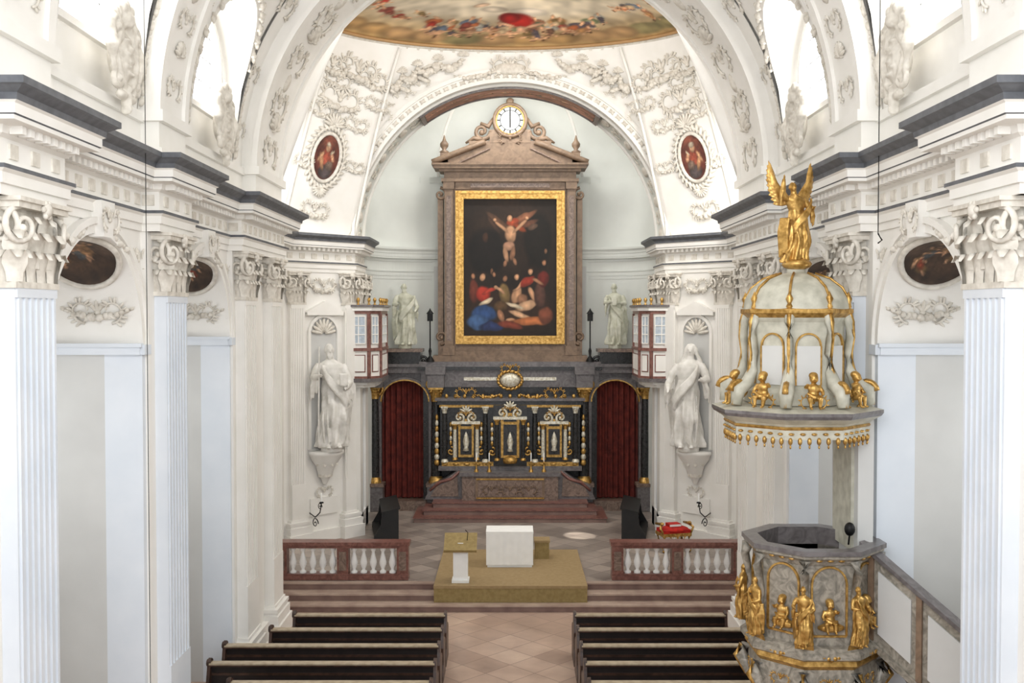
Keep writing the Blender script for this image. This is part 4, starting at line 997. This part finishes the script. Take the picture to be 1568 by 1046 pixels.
k=MB(); k.box(.60,.94,24.3,24.7,.521,.92,OLIVE); k.box(.58,.96,24.28,24.72,.92,.97,TAN)
k.build('acolyte_stool')
def desk(mb):
    mb.box(-.95,.95,-.02,.02,.0,.82,BLACK)
    for x in (-.93,.93): mb.prism([(-.02,0),(.62,0),(.62,.12),(.45,.42),(.40,.78),(-.02,.86)],(x-.025,0,0),(0,1,0),(0,0,1),(1,0,0),.05,BLACK)
    mb.prism([(-.06,.84),(.42,.74),(.42,.78),(-.06,.88)],(-.98,0,0),(0,1,0),(0,0,1),(1,0,0),1.96,BLACK)
    mb.box(-.93,.93,.42,.62,.1,.16,BLACK); mb.box(-.93,.93,.05,.38,.4,.44,BLACK)
for s in (1,-1):
    k=MB(); k.M=frame((s*3.1,27.5,ZF+.001),(.16*s,.987,0),(s*.987,-.16,0)); desk(k); k.build('choir_prie_dieu')
k=MB(); k.M=frame((4.12,25.5,ZF),(.97,.25,0),(-.25,.97,0))
for x in (-.34,.34):
    for y in (-.22,.22): 
        k.tube([(x,y,.0),(x*1.08,y*1.08,.12),(x*.92,y*.92,.25),(x,y,.42)],[.035,.045,.03,.045],GOLD,8); k.ell((x,y,.04),(.05,.05,.04),GOLD)
k.box(-.38,.38,-.26,.26,.40,.48,GOLD)
for y in (-.26,.26): k.acanth((0,y,.36),(1,0,0),(0,0,1),(0,-1 if y<0 else 1,0),.2,GOLD)
k.ell((0,0,.54),(.40,.29,.09),REDC,nu=20,nv=10); k.box(-.36,.36,-.24,.24,.48,.56,REDC)
for sg in (-1,1): k.tube([(sg*.36,-.22,.45),(sg*.44,-.22,.62),(sg*.36,-.1,.70),(sg*.38,.22,.66)],[.03,.03,.04,.03],GOLD,8); k.ell((sg*.37,-.15,.72),(.05,.08,.04),GOLD)
k.box(-.16,.16,-.12,.14,.62,.69,REDC); k.box(-.15,.15,-.13,.13,.63,.68,LINEN)
k.build('gilded_stool')
# ------------------------------------------------------------ pews
def pewmesh(x0,x1):
    p=MB()
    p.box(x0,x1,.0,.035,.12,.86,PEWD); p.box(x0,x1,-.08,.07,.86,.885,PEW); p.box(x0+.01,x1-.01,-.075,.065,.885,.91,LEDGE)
    p.box(x0,x1,-.012,.0,.70,.74,PEW)
    p.box(x0,x1,.035,.42,.42,.455,PEW)
    p.box(x0,x1,-.16,-.005,.10,.14,PEW)
    for x in (x0,x1):
        a=x-.03 if x==x1 else x-.02
        prof_=[(-.20,0),(.48,0),(.48,.10),(.43,.2),(.47,.40),(.50,.55),(.40,.64),(.20,.66),(.11,.80),(.10,.93),(.03,.97),(-.05,.93),(-.08,.80),(-.14,.60),(-.12,.3),(-.20,.12)]
        p.prism(prof_,(a,0,0),(0,1,0),(0,0,1),(1,0,0),.05,PEW)
        p.spiral((a-.01 if x<0 and x==x0 else a+.025,.02,.88),(0,1,0),(0,0,1),(1,0,0),.07,1.1,.02,PEW)
    return p
mesh_cache={}
for s in (1,-1):
    for i in range(6):
        y=18.5-.86*i
        xo=4.18 if y>17.1 else (4.75 if y>15.1 else 4.2)
        if i==0: xo=3.95
        key=(s,xo)
        a0,b0=(1.18,xo) if s>0 else (-xo,-1.18)
        if key not in mesh_cache:
            o=pewmesh(a0,b0).build('church_pew'); mesh_cache[key]=o.data
        else:
            o=bpy.data.objects.new('church_pew',mesh_cache[key]); bpy.context.scene.collection.objects.link(o)
        o.location=(0,y,0)
# ------------------------------------------------------------ pulpit
pul=empty('pulpit')
cx,cy=4.02,13.45
a=MB()
def oct_(prof,m,c=(cx,cy)):
    v=[];f=[];k=len(prof)
    for i in range(8):
        an=pi/8+pi/4*i
        for r,z in prof: v.append((c[0]+r*math.cos(an),c[1]+r*math.sin(an),z))
    for i in range(8):
        q=(i+1)%8
        for j in range(k-1): f.append((i*k+j,q*k+j,q*k+j+1,i*k+j+1))
    a.add(v,f,m,False)
oct_([(.93,3.38),(.93,3.44),(.72,3.44),(.72,3.1)],GREYM); oct_([(.80,3.24),(.84,3.30),(.90,3.34),(.90,3.38)],PULM)
oct_([(.78,2.22),(.78,3.24)],PULM); oct_([(.001,2.35),(.72,2.35),(.72,3.2)],PULM)
oct_([(.78,2.22),(.86,2.2),(.94,2.14),(.94,2.08),(.86,2.04)],PULM); oct_([(.86,2.04),(.88,1.98),(.82,1.92)],GOLD)
oct_([(.82,1.92),(.84,1.7),(.76,1.45),(.58,1.2),(.4,1.0),(.3,.8),(.22,.7),(.2,.5),(.05,.4),(.001,.38)],PULM)
for i in range(8):
    an=pi/8+pi/4*i; d=np.array((math.cos(an),math.sin(an),0)); c0=np.array((cx,cy,0))
    a.tube([c0+d*.84+(0,0,2.25),c0+d*.88+(0,0,2.5),c0+d*.80+(0,0,2.8),c0+d*.88+(0,0,3.15),c0+d*.84+(0,0,3.3)],[.07,.06,.04,.06,.08],PULM,8)
    a.tube([c0+d*.86+(0,0,1.9),c0+d*.92+(0,0,1.75),c0+d*.80+(0,0,1.5),c0+d*.62+(0,0,1.25)],[.07,.09,.06,.04],PULM,8)
    a.tube([c0+d*.93+(0,0,1.9),c0+d*1.0+(0,0,1.75),c0+d*.86+(0,0,1.5)],[.03,.04,.02],GOLD,6)
    a.leaf(c0+d*.82+(0,0,2.0),d,(0,0,1),.3,.2,.12,GOLD)
    am=an+pi/8; dm=np.array((math.cos(am),math.sin(am),0)); um=np.array((-dm[1],dm[0],0)); ap=math.cos(pi/8)
    q=c0+dm*(.78*ap)
    O=a.M.copy(); a.M=frame((q[0],q[1],0),um,dm)
    for x in (-.22,.22): a.box(x-.012,x+.012,-.01,.03,2.35,3.0,GOLD)
    a.arcband((0,0,3.0),.208,.232,-.01,.03,GOLD,'xz',n=12); a.box(-.22,.22,-.01,.025,2.33,2.355,GOLD)
    a.acanth((0,.07,1.75),(1,0,0),(0,0,1),(0,1,0),.14,GOLD,n=6)
    for k in range(3): a.ell(((k-1)*.14,.06,3.31),(.05,.03,.02),GOLD,nu=6,nv=4)
    a.garland((-.25,.1,2.13),(.25,.1,2.13),(0,1,0),.04,.028,GOLD,n=8)
    a.M=O
a.box(4.52,4.72,13.15,14.2,2.2,5.1,GREY); a.box(4.48,4.54,13.3,14.05,3.3,4.9,PALE)
P0=np.array((4.70,13.0));P1=np.array((5.50,12.05)); U=(P1-P0)
def slab(t0,t1,o0,o1,b0,b1,m):
    N=np.array((-U[1],U[0]));N=N/np.linalg.norm(N)
    if N[1]>0:N=-N
    v=[]
    for t,o in ((t0,o0),(t1,o0),(t1,o1),(t0,o1)):
        for bz in (b0,b1):
            p=P0+U*t+N*o; v.append((p[0],p[1],3.36-.76*t+bz))
    a.add(v,[(0,2,3,1),(2,4,5,3),(4,6,7,5),(6,0,1,7),(0,6,4,2),(1,3,5,7)],m,False)
slab(-.12,1.5,-.04,.04,-1.15,-.06,PULM); slab(-.14,1.5,-.09,.09,-.06,.0,GREYM); slab(-.1,1.5,-.07,.07,-1.25,-1.15,PULM)
for t in (-.05,.48,1.0): slab(t,t+.06,.03,.075,-1.14,-.07,WOOD)
for t in (.06,.6): slab(t,t+.36,.035,.06,-1.0,-.2,GREY)
for i in range(7):
    t=i*.2; p=P0+U*t; a.box(p[0]+.05,p[0]+.75,p[1]-.05,p[1]+.3,2.0-.76*t,2.3-.76*t,PULM)
a.ell((4.4,13.1,3.62),(.07,.07,.09),IRON,nu=12,nv=8); a.tube([(4.4,13.1,3.56),(4.42,13.2,3.4)],.012,IRON)
a.build('pulpit_basket',pul)
g=MB(GOLD)
for i in (3,4,5,6):
    an=pi/8+pi/4*i; d=np.array((math.cos(an),math.sin(an),0)); c0=np.array((cx,cy,2.26))+d*.90
    g.M=frame(c0,(-d[1],d[0],0),(-d[0],-d[1],0)); figure(g,.74,GOLD,seed=i,slim=.85,hands=((-.16,-.16,.66),(.14,-.16,.60)),wings=False)
for i in (2,3,4,5,6):
    am=pi/4+pi/4*i; d=np.array((math.cos(am),math.sin(am),0)); c0=np.array((cx,cy,2.42))+d*.76
    g.M=frame(c0,(-d[1],d[0],0),(-d[0],-d[1],0)); small_putto(g,(0,0,0),.42,GOLD,s=1 if i%2 else -1); g.ell((.02,0,.04),(.18,.08,.06),GOLD)
g.M=np.eye(4); g.build('pulpit_figures',pul,remesh=.009)
hx,hy=3.78,13.45
a=MB()
SC=.93
def oc(prof,m): oct_([(r*SC,z) for r,z in prof],m,(hx,hy))
oc([(.001,4.95),(.95,4.92),(.98,4.84),(1.0,4.84),(1.0,5.0),(1.03,5.03),(1.16,5.10)],PALE); oc([(1.16,5.10),(1.19,5.14),(1.19,5.18)],GREYM); oc([(1.19,5.18),(1.0,5.22),(.001,5.26)],PALE)
oc([(1.005,4.96),(1.02,4.98),(1.005,5.0)],GOLD)
for i in range(8):
    an=pi/8+pi/4*i; a2=an+pi/4; R1=1.0*SC; p=np.array((hx+R1*math.cos(an),hy+R1*math.sin(an),0)); q=np.array((hx+R1*math.cos(a2),hy+R1*math.sin(a2),0))
    for k in range(6):
        t=(k+.5)/6; c0=p+(q-p)*t; a.ell(c0+(0,0,4.82),(.03,.03,.05),GOLD,nu=6,nv=5); a.ell(c0+(0,0,4.75),(.014,.014,.025),GOLD,nu=6,nv=4)
    for k in range(5):
        t=(k+.5)/5; c0=p+(q-p)*t; a.ell(c0+(0,0,4.91),(.04,.04,.018),GOLD,nu=6,nv=4)
    m_=(p+q)/2; dm=norm(m_-np.array((hx,hy,0))); um=np.cross((0,0,1),dm)
    a.acanth(m_*1.0-dm*.05+(0,0,5.30),um,(0,0,1),dm,.18,GOLD,n=6)
    d=np.array((math.cos(an),math.sin(an),0)); c0=np.array((hx,hy,0))
    pts=[c0+d*r*SC+(0,0,z) for r,z in ((1.0,5.24),(.98,5.42),(.82,5.52),(.74,5.68),(.70,5.9),(.73,6.1),(.72,6.3),(.68,6.42),(.64,6.44))]
    a.tube(pts,[.07,.10,.09,.065,.055,.055,.06,.06,.05],PALE,8)
    a.tube([x+d*.05 for x in pts],[.022,.03,.03,.026,.022,.022,.026,.03,.022],GOLD,6)
    a.spiral(c0+d*.88+(0,0,5.42),d,(0,0,1),um,.14,1.3,.04,GOLD,sgn=1,a0=0)
    a.lathe([(.02,6.46),(.045,6.5),(.025,6.54),(.05,6.6),(.02,6.66),(.001,6.70)],(hx+.66*math.cos(an),hy+.66*math.sin(an),0),GOLD,8)
oc([(.72,5.24),(.72,5.4),(.66,5.45),(.66,6.3),(.70,6.36)],PALE); oc([(.70,6.36),(.78,6.42),(.78,6.47),(.70,6.49)],GOLD)
for i in range(8):
    am=pi/4*i+pi/4; dm=np.array((math.cos(am),math.sin(am),0)); um=np.array((-dm[1],dm[0],0)); q=np.array((hx,hy,0))+dm*(.66*SC*math.cos(pi/8))
    a.M=frame((q[0],q[1],0),um,dm); a.box(-.16,.16,0,.02,5.5,6.0,GREY); a.arcband((0,0,6.0),.145,.167,0,.03,GOLD,'xz',n=12)
    for x in (-.16,.16): a.box(x-.01,x+.01,0,.03,5.5,6.0,GOLD)
    a.M=np.eye(4)
a.lathe([(.68,6.47),(.66,6.6),(.58,6.74),(.43,6.86),(.24,6.93),(.12,6.95),(.12,7.0),(.16,7.03),(.001,7.06)],(hx,hy,0),PALE,24)
for i in range(8):
    an=pi/8+pi/4*i; a.tube([(hx+r*math.cos(an),hy+r*math.sin(an),z) for r,z in ((.685,6.49),(.665,6.61),(.585,6.75),(.435,6.87),(.24,6.94))],.018,GOLD,6)
a.ell((hx,hy-.03,7.06),(.2,.2,.08),GOLD,nu=12,nv=6)
a.box(4.2,4.75,13.3,13.9,4.95,5.25,PALE)
a.build('pulpit_canopy',pul)
g=MB(GOLD); g.M=frame((hx-.02,hy,7.08),(.95,.3,0),(-.3,.95,0)); figure(g,1.06,GOLD,seed=7,slim=.92,hands=((-.24,-.10,1.02),(.20,-.14,.68)),wings=True,beard=False,folds=1.3,lean=.05)
g.build('pulpit_angel',pul,remesh=.010)
g=MB(GOLD)
for an in (3.3,3.95,4.7,5.5):
    d=np.array((math.cos(an),math.sin(an),0)); g.M=frame((hx+.84*d[0],hy+.84*d[1],5.24),(-d[1],d[0],0),(-d[0],-d[1],0)); small_putto(g,(0,0,.0),.46,GOLD,s=1 if an<4 else -1)
g.M=np.eye(4); g.build('pulpit_cherubs',pul,remesh=.009)
# ------------------------------------------------------------ small iron things
k=MB(); k.tube([(4.55,12.6,7.4),(4.55,12.6,12.0)],.006,IRON,5); k.tube([(4.55,12.6,7.4),(4.6,12.6,7.32),(4.55,12.6,7.28)],.01,IRON,5); k.build('lamp_cord',vault)
k=MB(); k.tube([(-4.5,12.6,.02),(-4.5,12.6,12.0)],.005,IRON,5); k.build('lamp_cord',vault)
for s in (1,-1):
    k=MB(); k.M=MIR[s]
    k.tube([(5.2,26.25,1.25),(5.0,25.95,1.2),(4.85,25.8,1.35),(4.8,25.75,1.6)],.015,IRON,6); k.spiral((5.0,25.95,1.05),(-.7,-.7,0),(0,0,1),(.7,-.7,0),.14,1.4,.014,IRON); k.spiral((4.85,25.8,1.5),(-.7,-.7,0),(0,0,1),(.7,-.7,0),.1,1.3,.012,IRON)
    k.lathe([(.06,1.6),(.05,1.63),(.012,1.64)],(4.8,25.75,0),IRON,10); k.lathe([(.02,1.64),(.02,1.85),(.001,1.86)],(4.8,25.75,0),LINEN,8)
    k.build('iron_candle_sconce')
# ------------------------------------------------------------ lights
def area(name,loc,target,sx,sy,e,col=(1,1,1)):
    l=bpy.data.lights.new(name,'AREA'); l.shape='RECTANGLE'; l.size=sx; l.size_y=sy; l.energy=e; l.color=col
    o=bpy.data.objects.new(name,l); bpy.context.scene.collection.objects.link(o); o.location=loc
    o.rotation_euler=(Vector(target)-Vector(loc)).to_track_quat('-Z','Y').to_euler(); return o
area('crossing_window_light_r',(5.6,23.2,9.9),(-1,26.0,5),2.6,1.8,330,(1,.97,.92))
area('crossing_window_light_l',(-5.6,23.2,9.9),(1,26.0,6),2.6,1.8,170,(.96,.98,1))
area('altar_fill_light',(0,21.3,13.2),(0,31,3.5),5,.6,260,(1,.98,.95))  # added lamp above the frame, brightens the altar from the front
area('chancel_fill_light',(0,29.5,12.9),(0,30.9,6),4.0,.5,170,(1,.98,.94))  # added lamp hidden above the arch crown to brighten the chancel
area('nave_fill_light',(0,2.5,9.5),(0,20,4),8,4,640,(.96,.98,1))  # added fill lamp out of view, brightens the nave
for s in (1,-1):
    for dc in ARC: area('chapel_window_light',(s*7.45,dc,4.6),(s*4,dc+.3,3.6),1.4,2.4,55,(.95,.98,1))
sp=bpy.data.lights.new('sunbeam','SPOT'); sp.energy=9000; sp.spot_size=math.radians(5); sp.spot_blend=.2; sp.shadow_soft_size=.05; sp.color=(1,.95,.85)
so=bpy.data.objects.new('sunbeam',sp); bpy.context.scene.collection.objects.link(so); so.location=(5.5,24.2,9.0); so.rotation_euler=(Vector((1.9,27.2,.45))-Vector(so.location)).to_track_quat('-Z','Y').to_euler()
wd=bpy.data.worlds.new('world'); bpy.context.scene.world=wd; wd.use_nodes=True
wd.node_tree.nodes['Background'].inputs[0].default_value=(.92,.955,1,1); wd.node_tree.nodes['Background'].inputs[1].default_value=1.3
# ------------------------------------------------------------ camera
cd=bpy.data.cameras.new('camera'); cam=bpy.data.objects.new('camera',cd); bpy.context.scene.collection.objects.link(cam)
cd.sensor_width=36; cd.lens=1600/1612*36; cd.shift_x=3/1612; cd.clip_end=200
cam.location=(0,0,6.4); cam.rotation_euler=(pi/2-math.atan(42.5/1600),0,0)
bpy.context.scene.camera=cam
bpy.context.scene.view_settings.view_transform='Standard'
